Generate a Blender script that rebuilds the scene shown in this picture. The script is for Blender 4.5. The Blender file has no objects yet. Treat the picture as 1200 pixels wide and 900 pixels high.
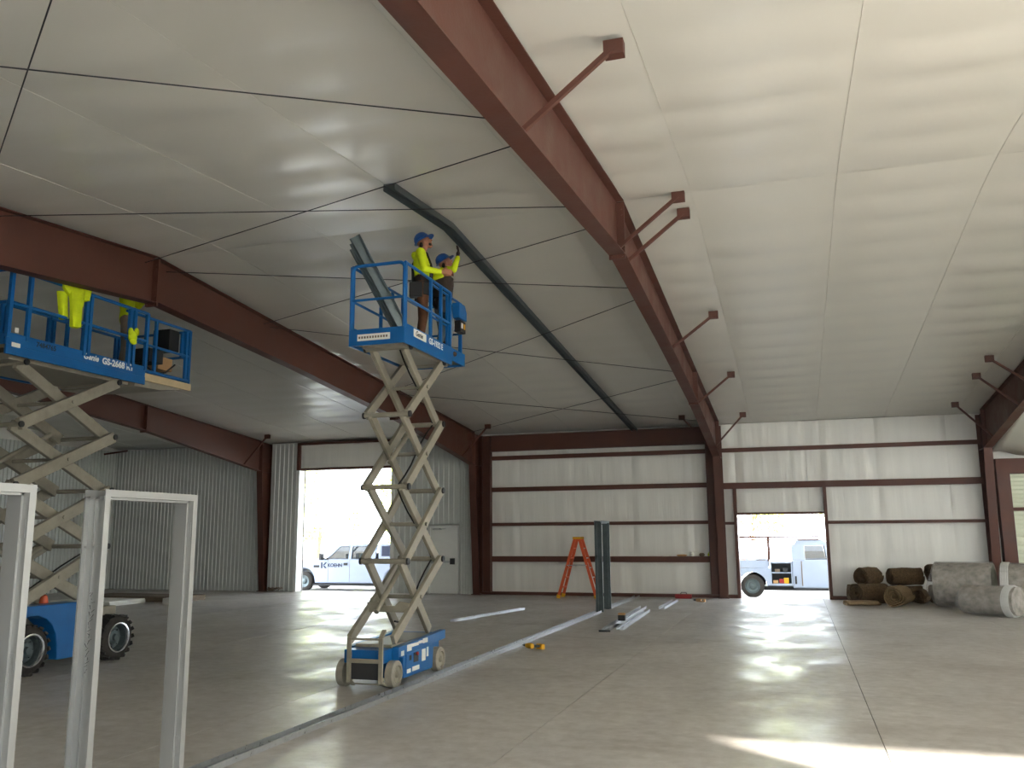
import bpy, bmesh, math, random
from mathutils import Vector, Matrix, noise

random.seed(7)
scene = bpy.context.scene
COL = scene.collection
R = math.radians
V = Vector

# ------------------------------------------------------------------ camera
cam_d = bpy.data.cameras.new('camera')
cam = bpy.data.objects.new('camera', cam_d)
COL.objects.link(cam)
cam_d.sensor_fit = 'HORIZONTAL'
cam_d.sensor_width = 36.0
cam_d.lens = 1023.0 / 1200 * 36
cam_d.clip_end = 500
PIT, YAW, ROLL, CAMH = 0.1711, 0.3092, -0.0067, 1.8508
_r = V((math.cos(YAW), math.sin(YAW), 0)); _f = V((-math.sin(YAW), math.cos(YAW), 0)); _u = V((0, 0, 1))
_f2 = _f * math.cos(PIT) + _u * math.sin(PIT); _u2 = _u * math.cos(PIT) - _f * math.sin(PIT)
_r3 = _r * math.cos(ROLL) + _u2 * math.sin(ROLL); _u3 = _u2 * math.cos(ROLL) - _r * math.sin(ROLL)
_m = Matrix((_r3, _u3, -_f2)).transposed().to_4x4(); _m.translation = V((0, 0, CAMH))
cam.matrix_world = _m
scene.camera = cam

# ------------------------------------------------------------------ world, sun, exposure
scene.view_settings.view_transform = 'Standard'
scene.view_settings.look = 'None'
scene.view_settings.gamma = 1.0
scene.view_settings.use_curve_mapping = False
scene.view_settings.exposure = 1.9
scene.cycles.caustics_reflective = False
scene.cycles.caustics_refractive = False
wd = bpy.data.worlds.new('sky'); scene.world = wd; wd.use_nodes = True
bg = wd.node_tree.nodes['Background']
bg.inputs[0].default_value = (0.82, 0.91, 1.0, 1); bg.inputs[1].default_value = 5.2
SUN_EL = R(10.0)
SUN_TO = V((0.78 * math.cos(SUN_EL), -0.626 * math.cos(SUN_EL), math.sin(SUN_EL)))   # towards the sun
sd = bpy.data.lights.new('sun', 'SUN'); sd.energy = 45; sd.angle = R(0.6); sd.color = (1.0, 0.93, 0.82)
so = bpy.data.objects.new('sun', sd); COL.objects.link(so)
so.rotation_euler = SUN_TO.to_track_quat('Z', 'Y').to_euler()

# building dimensions (metres; X along the back wall, Y into the picture)
D = 26.79            # back wall
YF = -4.27           # front wall, behind the camera
XL, XR = -24.1, 19.3 # gable walls
HE, SL, YR = 5.066, 0.0823, 11.26
ZR = HE + SL * (D - YR)
def roof_z(y): return HE + SL * (D - y) if y >= YR else ZR - SL * (YR - y)
FX = {'F0': 5.03, 'F1': -2.086, 'F2': -9.706, 'F3': -17.53, 'F9': 12.2}
# openings: (wall, x0, x1, z0, z1)
BACK_BIG = (-16.27, -12.77, 0.0, 4.13)
BACK_SM = (-1.62, 0.80, 0.0, 2.387)
FRONT_OPEN = [(-1.6, 4.9, 0.0, 4.8), (5.2, 12.0, 0.0, 4.8), (12.4, 15.1, 0.0, 4.8), (15.1, 18.9, 0.0, 3.62)]  # unseen front openings, placed and widened to let daylight and sun in

GABLE_OPEN = (0.0, 24.0, 4.8)   # unseen opening added in the right gable to let in daylight: y0, y1, height
def portal(x, y, z, sx, sz, into):
    l = bpy.data.lights.new('daylight_portal', 'AREA'); l.shape = 'RECTANGLE'; l.size = sx; l.size_y = sz
    l.cycles.is_portal = True
    o = bpy.data.objects.new('daylight_portal', l); COL.objects.link(o)
    o.location = (x, y, z); o.rotation_euler = (R(90) if into > 0 else R(-90), 0, 0) if into else (R(90), 0, R(90))
portal((BACK_BIG[0] + BACK_BIG[1]) / 2, D + 0.5, 2.06, 3.6, 4.2, -1)
portal((BACK_SM[0] + BACK_SM[1]) / 2, D + 0.5, 1.2, 2.5, 2.5, -1)
portal(XR + .4, 12, 2.4, 24.2, 4.9, 0)
for (a, b, c, d) in FRONT_OPEN: portal((a + b) / 2, YF - 0.4, (c + d) / 2, b - a + .2, d - c + .2, 1)

# ------------------------------------------------------------------ helpers
def rgb(r, g, b):
    f = lambda c: (c / 255 / 12.92) if c / 255 <= 0.04045 else ((c / 255 + 0.055) / 1.055) ** 2.4
    return (f(r), f(g), f(b), 1)

def mat(name, col, rough=0.5, metal=0.0, var=0.0, scale=4.0, bump=0.0, bscale=40.0, stretch=(1, 1, 1), rvar=0.0, world=False, col2=None, spec=0.5, detail=6):
    m = bpy.data.materials.new(name); m.use_nodes = True
    n = m.node_tree.nodes; l = m.node_tree.links
    p = n['Principled BSDF']
    p.inputs['Base Color'].default_value = col; p.inputs['Roughness'].default_value = rough
    p.inputs['Metallic'].default_value = metal; p.inputs['Specular IOR Level'].default_value = spec
    if var or bump or rvar or col2:
        if world: src = n.new('ShaderNodeNewGeometry').outputs['Position']
        else: src = n.new('ShaderNodeTexCoord').outputs['Object']
        mp = n.new('ShaderNodeMapping'); mp.inputs['Scale'].default_value = stretch; l.new(src, mp.inputs[0])
        t = n.new('ShaderNodeTexNoise'); t.inputs['Scale'].default_value = scale; t.inputs['Detail'].default_value = detail
        t.inputs['Roughness'].default_value = 0.62
        l.new(mp.outputs[0], t.inputs['Vector'])
        if var or col2:
            rp = n.new('ShaderNodeValToRGB')
            a = [c * (1 - var) for c in col[:3]] + [1]; b = list(col2) if col2 else [min(1, c * (1 + var)) for c in col[:3]] + [1]
            rp.color_ramp.elements[0].color = a; rp.color_ramp.elements[1].color = b
            rp.color_ramp.elements[0].position = .3; rp.color_ramp.elements[1].position = .7
            l.new(t.outputs[0], rp.inputs[0]); l.new(rp.outputs[0], p.inputs['Base Color'])
        if rvar:
            mr = n.new('ShaderNodeMapRange'); mr.inputs['From Min'].default_value = .3; mr.inputs['From Max'].default_value = .7
            mr.inputs['To Min'].default_value = max(0.02, rough - rvar); mr.inputs['To Max'].default_value = min(1, rough + rvar)
            l.new(t.outputs[0], mr.inputs[0]); l.new(mr.outputs[0], p.inputs['Roughness'])
        if bump:
            t2 = n.new('ShaderNodeTexNoise'); t2.inputs['Scale'].default_value = bscale; t2.inputs['Detail'].default_value = 4
            l.new(mp.outputs[0], t2.inputs['Vector'])
            bp = n.new('ShaderNodeBump'); bp.inputs['Strength'].default_value = 1.0; bp.inputs['Distance'].default_value = bump
            l.new(t2.outputs[0], bp.inputs['Height']); l.new(bp.outputs[0], p.inputs['Normal'])
    return m

def concrete():
    m = bpy.data.materials.new('concrete'); m.use_nodes = True
    n = m.node_tree.nodes; l = m.node_tree.links; p = n['Principled BSDF']
    g = n.new('ShaderNodeNewGeometry')
    def nz(sc, det, st=(1, 1, 1), dist=0.0):
        mp = n.new('ShaderNodeMapping'); mp.inputs['Scale'].default_value = st; l.new(g.outputs['Position'], mp.inputs[0])
        t = n.new('ShaderNodeTexNoise'); t.inputs['Scale'].default_value = sc; t.inputs['Detail'].default_value = det
        t.inputs['Roughness'].default_value = .65; t.inputs['Distortion'].default_value = dist
        l.new(mp.outputs[0], t.inputs['Vector']); return t.outputs[0]
    def ramp(src, p0, c0, p1, c1):
        r = n.new('ShaderNodeValToRGB'); r.color_ramp.elements[0].position = p0; r.color_ramp.elements[1].position = p1
        r.color_ramp.elements[0].color = c0; r.color_ramp.elements[1].color = c1; l.new(src, r.inputs[0]); return r.outputs[0]
    def mix(fac, a, b, mode='MIX'):
        x = n.new('ShaderNodeMix'); x.data_type = 'RGBA'; x.blend_type = mode
        if isinstance(fac, float): x.inputs[0].default_value = fac
        else: l.new(fac, x.inputs[0])
        for s, q in ((x.inputs[6], a), (x.inputs[7], b)):
            if isinstance(q, tuple): s.default_value = q
            else: l.new(q, s)
        return x.outputs[2]
    big = ramp(nz(.35, 8, (1, .8, 1), .4), .34, rgb(198, 194, 189), .68, rgb(218, 214, 209))
    fine = ramp(nz(6, 6), .3, rgb(225, 222, 218), .7, rgb(255, 255, 255))
    c = mix(1.0, big, fine, 'MULTIPLY')
    stain = ramp(nz(.7, 5, (.5, 1.2, 1), .35), .56, (0, 0, 0, 1), .80, (1, 1, 1, 1))
    c = mix(mix(1.0, stain, (.55, .55, .55, 1), 'MULTIPLY'), c, rgb(132, 117, 102))
    specks = ramp(nz(3.2, 3, (.35, 2.0, 1)), .70, (0, 0, 0, 1), .82, (1, 1, 1, 1))
    c = mix(mix(1.0, specks, (.13, .13, .13, 1), 'MULTIPLY'), c, rgb(80, 72, 66))
    l.new(c, p.inputs['Base Color'])
    rr = n.new('ShaderNodeMapRange'); rr.inputs[1].default_value = .35; rr.inputs[2].default_value = .65; rr.inputs[3].default_value = .30; rr.inputs[4].default_value = .60
    p.inputs['Specular IOR Level'].default_value = .36
    l.new(nz(.9, 6, (1, .7, 1), .6), rr.inputs[0]); l.new(rr.outputs[0], p.inputs['Roughness'])
    bp = n.new('ShaderNodeBump'); bp.inputs['Strength'].default_value = 1; bp.inputs['Distance'].default_value = .004
    l.new(nz(5, 6), bp.inputs['Height']); l.new(bp.outputs[0], p.inputs['Normal'])
    return m

def glassy(name, tint, alpha=.5, rough=.05):
    m = bpy.data.materials.new(name); m.use_nodes = True
    n = m.node_tree.nodes; l = m.node_tree.links; p = n['Principled BSDF']; out = n['Material Output']
    p.inputs['Base Color'].default_value = tint; p.inputs['Roughness'].default_value = rough
    t = n.new('ShaderNodeBsdfTransparent'); mx = n.new('ShaderNodeMixShader'); mx.inputs[0].default_value = alpha
    l.new(t.outputs[0], mx.inputs[1]); l.new(p.outputs[0], mx.inputs[2]); l.new(mx.outputs[0], out.inputs['Surface'])
    return m

M = {}
M['concrete'] = concrete()
M['joint'] = mat('joint_filler', rgb(70, 66, 62), .9, var=.2, scale=8)
M['steel'] = mat('red_oxide_steel', rgb(86, 50, 39), .55, var=.18, scale=1.5, bump=.002, bscale=25, rvar=.12, world=True)
M['vinyl'] = mat('white_vinyl_facing', rgb(220, 217, 207), .29, var=.015, scale=.5, bump=.0005, bscale=2.4, stretch=(.16, 1.5, 1), rvar=.0, world=True, detail=2, spec=.4)
M['vinyl_wall'] = mat('white_vinyl_wall', rgb(236, 234, 228), .34, var=.03, scale=1.2, bump=.010, bscale=3.0, stretch=(3.0, 3.0, .22), world=True, detail=4)
M['liner'] = mat('liner_steel', rgb(205, 208, 204), .42, var=.04, scale=3, world=True)
M['white_trim'] = mat('white_trim', rgb(226, 227, 224), .45, var=.03)
M['sheet'] = mat('wall_sheet', rgb(205, 203, 196), .6, var=.04)
M['galv'] = mat('galvanised_steel', rgb(196, 198, 200), .34, .85, var=.12, scale=14, rvar=.1)
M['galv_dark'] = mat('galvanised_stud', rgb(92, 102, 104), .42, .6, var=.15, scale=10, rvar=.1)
M['frame_grey'] = mat('primed_frame', rgb(172, 172, 170), .34, .45, var=.04, scale=2.5, rvar=.05)
M['blue'] = mat('lift_blue', rgb(17, 96, 160), .38, var=.10, scale=4, rvar=.1)
M['lift_grey'] = mat('lift_grey', rgb(146, 140, 125), .5, var=.16, scale=6, rvar=.12)
M['dark'] = mat('dark_metal', rgb(42, 42, 44), .55, var=.2)
M['black'] = mat('black_plastic', rgb(22, 22, 24), .5, var=.15)
M['rubber'] = mat('tyre_rubber', rgb(50, 46, 42), .85, var=.25, scale=12, bump=.003)
M['grey_rubber'] = mat('non_marking_tyre', rgb(150, 144, 132), .8, var=.15, scale=12)
M['decal'] = mat('white_decal', rgb(232, 230, 222), .5, var=.05)
M['white'] = mat('white_text', rgb(240, 240, 238), .5, var=.02)
M['deck'] = mat('deck_plate', rgb(120, 108, 84), .6, var=.2)
M['plank'] = mat('deck_edge', rgb(196, 176, 138), .6, var=.12)
M['hivis'] = mat('hivis_fabric', rgb(214, 232, 20), .8, var=.10, scale=10, bump=.006, bscale=14)
M['brown_cloth'] = mat('brown_canvas', rgb(92, 58, 38), .9, var=.2, scale=12, bump=.004, bscale=18)
M['dark_cloth'] = mat('dark_canvas', rgb(52, 40, 34), .9, var=.2, scale=12, bump=.004, bscale=18)
M['jeans'] = mat('faded_denim', rgb(112, 116, 122), .9, var=.15, scale=12, bump=.004, bscale=18)
M['khaki'] = mat('khaki_cloth', rgb(120, 106, 90), .9, var=.15, scale=12, bump=.004)
M['skin'] = mat('skin', rgb(168, 112, 84), .55, var=.06, scale=20)
M['boots'] = mat('work_boots', rgb(66, 48, 34), .8, var=.2)
M['hat'] = mat('blue_hard_hat', rgb(20, 78, 150), .35, var=.05)
M['hair'] = mat('dark_hair', rgb(40, 28, 22), .9, var=.2)
M['glove'] = mat('dark_glove', rgb(58, 44, 40), .9, var=.2)
M['orange'] = mat('fibreglass_orange', rgb(214, 92, 52), .5, var=.1)
M['yellow'] = mat('tool_yellow', rgb(226, 168, 30), .5, var=.08)
M['red'] = mat('tool_red', rgb(150, 36, 34), .5, var=.1)
M['tan'] = mat('tan_wood', rgb(188, 148, 102), .7, var=.15)
M['coir'] = mat('brown_coir', rgb(96, 76, 54), .95, var=.4, scale=18, bump=.02, bscale=30)
M['coir_light'] = mat('faded_coir', rgb(150, 126, 94), .95, var=.3, scale=18, bump=.02, bscale=30)
M['felt'] = mat('grey_carpet_pad', rgb(112, 102, 90), .95, var=.25, col2=rgb(178, 168, 154), scale=7, bump=.008, bscale=40)
M['wrap'] = glassy('clear_plastic_wrap', rgb(222, 220, 218), .24, .16)
M['wrap_white'] = glassy('bunched_plastic_wrap', rgb(236, 234, 230), .8, .3)
M['truck_shaded'] = mat('shaded_white_paint', rgb(160, 171, 192), .25, var=.02)  # white paint darkened and blued in the colour to stand in for shade
M['chrome'] = mat('chrome', rgb(215, 217, 220), .15, .9, var=.05)
M['glass'] = glassy('tinted_glass', rgb(26, 34, 40), .82, .03)
M['navy'] = mat('navy_lettering', rgb(24, 34, 66), .5, var=.03)
M['gravel'] = mat('pale_gravel', rgb(166, 162, 154), .95, var=.15, scale=2.0, bump=.02, world=True)
M['leaf'] = mat('leaf', rgb(170, 182, 86), .7, var=.35, scale=.8, world=True)
M['bark'] = mat('bark', rgb(112, 92, 74), .95, var=.3, scale=8)
M['slat'] = mat('pale_green_slats', rgb(224, 230, 206), .5, var=.03)
M['outer'] = mat('sun_blocker_siding', rgb(190, 186, 176), .7, var=.05)  # siding of the added sun blockers out of view

def wmat(o):
    m = o.matrix_basis.copy()
    return wmat(o.parent) @ m if o.parent else m

class MB:
    """collects shapes; build() links them as ONE mesh object"""
    def __init__(s): s.v = []; s.f = []; s.mi = []
    def add(s, vs, fs, mi=0):
        b = len(s.v); s.v += [V(p) for p in vs]; s.f += [tuple(i + b for i in f) for f in fs]; s.mi += [mi] * len(fs); return s
    def box(s, x0, x1, y0, y1, z0, z1, mi=0):
        vs = [(x, y, z) for z in (z0, z1) for y in (y0, y1) for x in (x0, x1)]
        return s.add(vs, [(0, 2, 3, 1), (4, 5, 7, 6), (0, 1, 5, 4), (2, 6, 7, 3), (0, 4, 6, 2), (1, 3, 7, 5)], mi)
    def bar(s, p, q, w, h, up=(0, 0, 1), mi=0):
        p, q = V(p), V(q); d = (q - p).normalized(); up = V(up)
        if abs(d.dot(up)) > .98: up = V((0, 1, 0))
        sx = d.cross(up).normalized(); sz = sx.cross(d)
        vs = [c + sx * a * w / 2 + sz * b * h / 2 for c in (p, q) for a, b in ((-1, -1), (1, -1), (1, 1), (-1, 1))]
        return s.add(vs, [(3, 2, 1, 0), (4, 5, 6, 7)] + [(i, (i + 1) % 4, 4 + (i + 1) % 4, 4 + i) for i in range(4)], mi)
    def cyl(s, p, q, r, n=10, r2=None, mi=0, caps=True):
        p, q = V(p), V(q); d = (q - p).normalized(); up = V((0, 0, 1)) if abs(d.z) < .9 else V((0, 1, 0))
        sx = d.cross(up).normalized(); sy = d.cross(sx); r2 = r if r2 is None else r2
        vs = [c + (sx * math.cos(2 * math.pi * i / n) + sy * math.sin(2 * math.pi * i / n)) * rr for c, rr in ((p, r), (q, r2)) for i in range(n)]
        fs = [(i, n + i, n + (i + 1) % n, (i + 1) % n) for i in range(n)]
        if caps: fs += [tuple(range(n)), tuple(range(2 * n - 1, n - 1, -1))]
        return s.add(vs, fs, mi)
    def pipe(s, pts, r, n=8, mi=0):
        for a, b in zip(pts[:-1], pts[1:]): s.cyl(a, b, r, n, mi=mi)
        return s
    def lathe(s, p, axis, prof, n=20, mi=0, caps=(True, True)):
        p = V(p); d = V(axis).normalized(); up = V((0, 0, 1)) if abs(d.z) < .9 else V((0, 1, 0))
        sx = d.cross(up).normalized(); sy = d.cross(sx); vs = []
        for (t, r) in prof:
            for i in range(n):
                a = 2 * math.pi * i / n; vs.append(p + d * t + (sx * math.cos(a) + sy * math.sin(a)) * r)
        fs = []
        for k in range(len(prof) - 1):
            for i in range(n):
                j = (i + 1) % n; fs.append((k * n + i, (k + 1) * n + i, (k + 1) * n + j, k * n + j))
        m = (len(prof) - 1) * n
        if caps[0]: fs.append(tuple(range(n)))
        if caps[1]: fs.append(tuple(range(m + n - 1, m - 1, -1)))
        return s.add(vs, fs, mi)
    def prism(s, poly, axis, a, b, mi=0):
        """poly of 2D points: axis x -> (y,z), y -> (x,z), z -> (x,y)"""
        mk = {'x': lambda u, v, w: (w, u, v), 'y': lambda u, v, w: (u, w, v), 'z': lambda u, v, w: (u, v, w)}[axis]
        n = len(poly); vs = [mk(u, v, a) for u, v in poly] + [mk(u, v, b) for u, v in poly]
        return s.add(vs, [tuple(range(n - 1, -1, -1)), tuple(range(n, 2 * n))] + [(i, (i + 1) % n, n + (i + 1) % n, n + i) for i in range(n)], mi)
    def sphere(s, c, rad, n=12, m=8, mi=0):
        rad = rad if isinstance(rad, (tuple, list)) else (rad,) * 3; vs = []
        for k in range(m + 1):
            t = math.pi * k / m
            for i in range(n):
                a = 2 * math.pi * i / n; vs.append((c[0] + rad[0] * math.sin(t) * math.cos(a), c[1] + rad[1] * math.sin(t) * math.sin(a), c[2] - rad[2] * math.cos(t)))
        fs = [(k * n + i, k * n + (i + 1) % n, (k + 1) * n + (i + 1) % n, (k + 1) * n + i) for k in range(m) for i in range(n)]
        return s.add(vs, fs, mi)
    def build(s, name, mats, parent=None, local=False, smooth=False, bevel=0, origin=None):
        me = bpy.data.meshes.new(name)
        vs = s.v
        if origin is not None: vs = [p - V(origin) for p in vs]
        elif parent is not None and not local:
            mi = wmat(parent).inverted(); vs = [mi @ p for p in vs]
        me.from_pydata([tuple(p) for p in vs], [], s.f)
        mats = mats if isinstance(mats, (list, tuple)) else [mats]
        for m in mats: me.materials.append(M[m] if isinstance(m, str) else m)
        if len(mats) > 1:
            for p, i in zip(me.polygons, s.mi): p.material_index = i
        bm = bmesh.new(); bm.from_mesh(me); bmesh.ops.remove_doubles(bm, verts=bm.verts, dist=1e-5) if smooth else None
        bmesh.ops.recalc_face_normals(bm, faces=bm.faces); bm.to_mesh(me); bm.free()
        if smooth:
            for p in me.polygons: p.use_smooth = True
        o = bpy.data.objects.new(name, me); COL.objects.link(o); o.parent = parent
        if origin is not None: o.location = origin if parent is None else wmat(parent).inverted() @ V(origin)
        if bevel:
            b = o.modifiers.new('bevel', 'BEVEL'); b.width = bevel; b.segments = 2; b.limit_method = 'ANGLE'
        if smooth:
            try:
                bpy.context.view_layer.update()
                me.set_sharp_from_angle(angle=R(40))
            except Exception: pass
        return o

def thing(name, label, cat, loc=(0, 0, 0), rz=0, group=None, kind=None):
    o = bpy.data.objects.new(name, None); COL.objects.link(o); o.location = loc; o.rotation_euler = (0, 0, rz)
    o.empty_display_size = .2
    o['label'] = label; o['category'] = cat
    if group: o['group'] = group
    if kind: o['kind'] = kind
    return o
def tag(o, label, cat, group=None):
    o['label'] = label; o['category'] = cat
    if group: o['group'] = group
    return o
def struct(o, label=None):
    o['kind'] = 'structure'
    if label: o['label'] = label
    return o
def piece(o, name, loc, parent):
    c = o.copy(); c.name = name; COL.objects.link(c); c.parent = parent; c.location = loc; return c

_txt_cache = {}
def text(name, body, size, mw, material, parent, extrude=.001, shear=0, bold=0):
    """mw: matrix placing text (x right, y up) in the world"""
    cu = bpy.data.curves.new(name, 'FONT'); cu.body = body; cu.size = size; cu.extrude = extrude; cu.shear = shear; cu.offset = bold
    cu.resolution_u = 3
    t = bpy.data.objects.new(name, cu); COL.objects.link(t)
    dg = bpy.context.evaluated_depsgraph_get(); me = bpy.data.meshes.new_from_object(t.evaluated_get(dg))
    COL.objects.unlink(t); bpy.data.objects.remove(t)
    me.materials.clear(); me.materials.append(M[material])
    me.transform(wmat(parent).inverted() @ mw if parent else mw)
    o = bpy.data.objects.new(name, me); COL.objects.link(o); o.parent = parent
    return o
def face_mat(origin, right, up):
    r = V(right).normalized(); u = V(up).normalized(); n = r.cross(u)
    m = Matrix((r, u, n)).transposed().to_4x4(); m.translation = V(origin); return m

# ------------------------------------------------------------------ the setting: ground, floor
def ground_z(y): return -.03 if y < 27 else -.03 - .06 * (y - 27)
g = MB()
ys = [-90, -60, -30, YF - .3, 27.2, 34, 50, 70, 120]
for a, b in zip(ys[:-1], ys[1:]):
    if a == YF - .3:
        for (x0, x1) in ((-120, XL - .2), (XR + .2, 120)): g.add([(x0, a, -.03), (x1, a, -.03), (x1, b, -.03), (x0, b, -.03)], [(0, 1, 2, 3)])
        continue
    za, zb = ground_z(a), ground_z(b)
    if b > 34: zb = ground_z(34)
    if a >= 34: za = ground_z(34)
    g.add([(-120, a, za), (120, a, za), (120, b, zb), (-120, b, zb)], [(0, 1, 2, 3)])
struct(g.build('ground', 'gravel'), 'pale gravel yard outside the building')
M['apron'] = mat('concrete_apron', rgb(176, 173, 167), .9, var=.06, scale=1.5, world=True)
struct(MB().box(-6, 30, -12.9, YF - .3, -.2, -.005).build('apron', 'apron'), 'pale concrete apron in front of the building')

fl = struct(MB().box(XL - .2, XR + .2, YF - .3, D + .42, -.25, -.012).build('floor', 'joint'), 'grey concrete slab floor of the building')
xs = [XL - .2, -18.0, -13.85, -9.7, -5.59, -2.48, .63, 3.74, 6.85, 9.96, 13.07, 16.2, XR + .2]
ysl = [YF - .3, 3.35, 11.2, 19.0, D + .42]
for i in range(len(xs) - 1):
    gp = .012 if abs(xs[i] + 13.85) < .01 else .004
    for j in range(len(ysl) - 1):
        x0, x1, y0, y1 = xs[i] + gp, xs[i + 1] - .004, ysl[j] + .0015, ysl[j + 1] - .0015
        MB().box(x0, x1, y0, y1, -.02, 0).build('slab', 'concrete', fl)

struct(MB().prism([(-22, -.03), (-13, -.03), (-13, 7.6), (-17.5, 8.2), (-22, 7.6)], 'x', 0, 26.1).build('sun_blocker', 'outer'), 'unseen pale block added across the front yard to stop the low sun')  # added out of view to keep low sun off the front openings
# ------------------------------------------------------------------ walls
def wall_boxes(mb, axis, pos0, pos1, a0, a1, z0, z1, holes):
    cuts = sorted({a0, a1, *[h[0] for h in holes], *[h[1] for h in holes]})
    for c0, c1 in zip(cuts[:-1], cuts[1:]):
        zs = [(z0, z1)]
        for h in holes:
            if h[0] < c1 - 1e-6 and h[1] > c0 + 1e-6:
                nz = []
                for (p, q) in zs:
                    if h[2] > p: nz.append((p, min(q, h[2])))
                    if h[3] < q: nz.append((max(p, h[3]), q))
                zs = nz
        for p, q in zs:
            if q - p < 1e-4: continue
            if axis == 'x': mb.box(c0, c1, pos0, pos1, p, q)
            else: mb.box(pos0, pos1, c0, c1, p, q)
    return mb
RB = (5.55, 11.6, 0, 3.45)    # overhead door in the back wall, right bay
wb = struct(wall_boxes(MB(), 'x', D + .22, D + .28, XL - .2, XR + .2, 0, HE + .16, [BACK_BIG, BACK_SM, RB]).build('wall_back', 'sheet'))
wf = struct(wall_boxes(MB(), 'x', YF - .2, YF - .1, XL - .2, XR + .2, 0, HE + .24, FRONT_OPEN).build('wall_front', 'sheet'))
def gable(x0, x1):
    mb = MB(); mb.prism([(YF - .1, 0), (D + .28, 0), (D + .28, HE + .05), (YR, ZR + .05), (YF - .1, roof_z(YF) + .05)], 'x', x0, x1); return mb
wl = struct(gable(XL - .2, XL - .1).build('wall_left', 'vinyl_wall'))
mb = MB(); x0, x1 = XR + .1, XR + .2; ya, yb, zo = GABLE_OPEN
mb.prism([(YF - .1, 0), (ya, 0), (ya, zo), (YF - .1, zo)], 'x', x0, x1); mb.prism([(yb, 0), (D + .28, 0), (D + .28, zo), (yb, zo)], 'x', x0, x1)
mb.prism([(YF - .1, zo), (D + .28, zo), (D + .28, HE + .12), (YR, ZR + .12), (YF - .1, roof_z(YF) + .12)], 'x', x0, x1)
wr = struct(mb.build('wall_right', 'sheet'))
struct(MB().prism([(-8, -.03), (36, -.03), (36, 6.5), (14, 6.95), (-8, 6.9)], 'x', 27.5, 33).build('sun_blocker', 'outer'), 'unseen pale block added across the side yard to stop the low sun')  # added out of view to keep low sun out of the right gable

cn = MB(); cn.add([(XL - .5, D + .3, 5.75), (5.6, D + .3, 5.75), (5.6, 38.2, 5.35), (XL - .5, 38.2, 5.35), (XL - .5, D + .3, 5.85), (5.6, D + .3, 5.85), (5.6, 38.2, 5.45), (XL - .5, 38.2, 5.45)], [(0, 1, 2, 3), (7, 6, 5, 4), (0, 4, 5, 1), (1, 5, 6, 2), (2, 6, 7, 3), (3, 7, 4, 0)])  # added canopy out of view, shades the trucks and dims the left bays
cn = struct(cn.build('added_canopy', 'steel'), 'unseen steel canopy added to shade the yard behind the back doors')
for x in (XL - .3, -9.7, 5.4): MB().box(x - .1, x + .1, 38.0, 38.2, ground_z(34) - .2, 5.36).build('post', 'steel', cn)  # posts of the added canopy, also unseen
# vinyl faced insulation hanging in vertical lengths on the back wall
def wall_panel(x0, x1, z0, z1, seed):
    nx = max(4, int((x1 - x0) / .07)); nz = max(4, int((z1 - z0) / .16)); vs = []
    rnd = random.Random(seed); ph = [rnd.uniform(0, 6.28) for _ in range(4)]; am = rnd.uniform(.7, 1.3)
    for k in range(nz + 1):
        z = z0 + (z1 - z0) * k / nz
        sag = abs(math.sin(math.pi * (z - .05) / 1.07)) ** .6
        for i in range(nx + 1):
            x = x0 + (x1 - x0) * i / nx
            e = min(x - x0, x1 - x); edge = math.exp(-(e / .09) ** 2)
            y = D + .13 - .035 * sag * (1 - edge * .6)
            y += am * .008 * sag * (math.sin(x * 13 + ph[0] + .6 * math.sin(z * 2 + ph[1])) * math.exp(-e * 1.6) * 2 + .5 * math.sin(x * 31 + ph[2] + z))
            y += edge * .03 * math.sin(z * 3 + ph[3]) * .3
            vs.append((x, y, z))
    fs = [(k * (nx + 1) + i, k * (nx + 1) + i + 1, (k + 1) * (nx + 1) + i + 1, (k + 1) * (nx + 1) + i) for k in range(nz) for i in range(nx)]
    return MB().add(vs, fs).build('insulation_panel', 'vinyl_wall', wb, smooth=True)
def wall_insul(a, b, seams, holes, z1=HE + .03):
    cuts = sorted({a, b, *[s for s in seams if a < s < b], *[h[0] for h in holes], *[h[1] for h in holes]})
    for c0, c1 in zip(cuts[:-1], cuts[1:]):
        z0 = 0.02
        for h in holes:
            if h[0] < c1 - 1e-6 and h[1] > c0 + 1e-6: z0 = h[3]
        wall_panel(c0, c1, z0, z1, int(c0 * 1000) & 0xffff)
wall_insul(FX['F2'], FX['F1'], [-8.35, -6.55, -4.72, -2.9], [])
wall_insul(FX['F1'], FX['F0'], [.42, 2.3, 4.15], [BACK_SM])
wall_insul(FX['F0'], XR, [6.9, 8.8, 10.6, 12.5, 14.4, 16.3, 18.1], [RB])

# girts: shelf plus turned-down lip
def girt(x0, x1, z, h, name='girt', y0=D - .09, y1=D + .12):
    mb = MB()
    mb.box(x0, x1, y0, y1, z + h / 2 - .006, z + h / 2); mb.box(x0, x1, y0, y0 + .006, z - h / 2, z + h / 2 - .006)
    mb.box(x0, x1, y0 + .006, y0 + .05, z - h / 2, z - h / 2 + .006)
    return mb.build(name, 'steel', wb)
P0, P1 = FX['F2'] + .42, FX['F1'] - .32
for z, h in ((4.29, .13), (3.28, .14), (2.18, .10), (1.10, .17)): girt(P0 - .2, P1 + .2, z, h)
girt(FX['F2'] + .1, FX['F1'] - .1, .045, .09, 'base_girt')
girt(FX['F1'] + .08, FX['F0'] - .08, 4.29, .12)
girt(FX['F1'] + .08, FX['F0'] - .08, 3.235, .18)
girt(FX['F1'] + .08, BACK_SM[0] - .05, 2.144, .08); girt(BACK_SM[1] + .05, FX['F0'] - .08, 2.144, .085)
girt(FX['F1'] + .08, BACK_SM[0] - .05, .045, .09, 'base_girt'); girt(BACK_SM[1] + .05, FX['F0'] - .08, .045, .09, 'base_girt')
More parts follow.
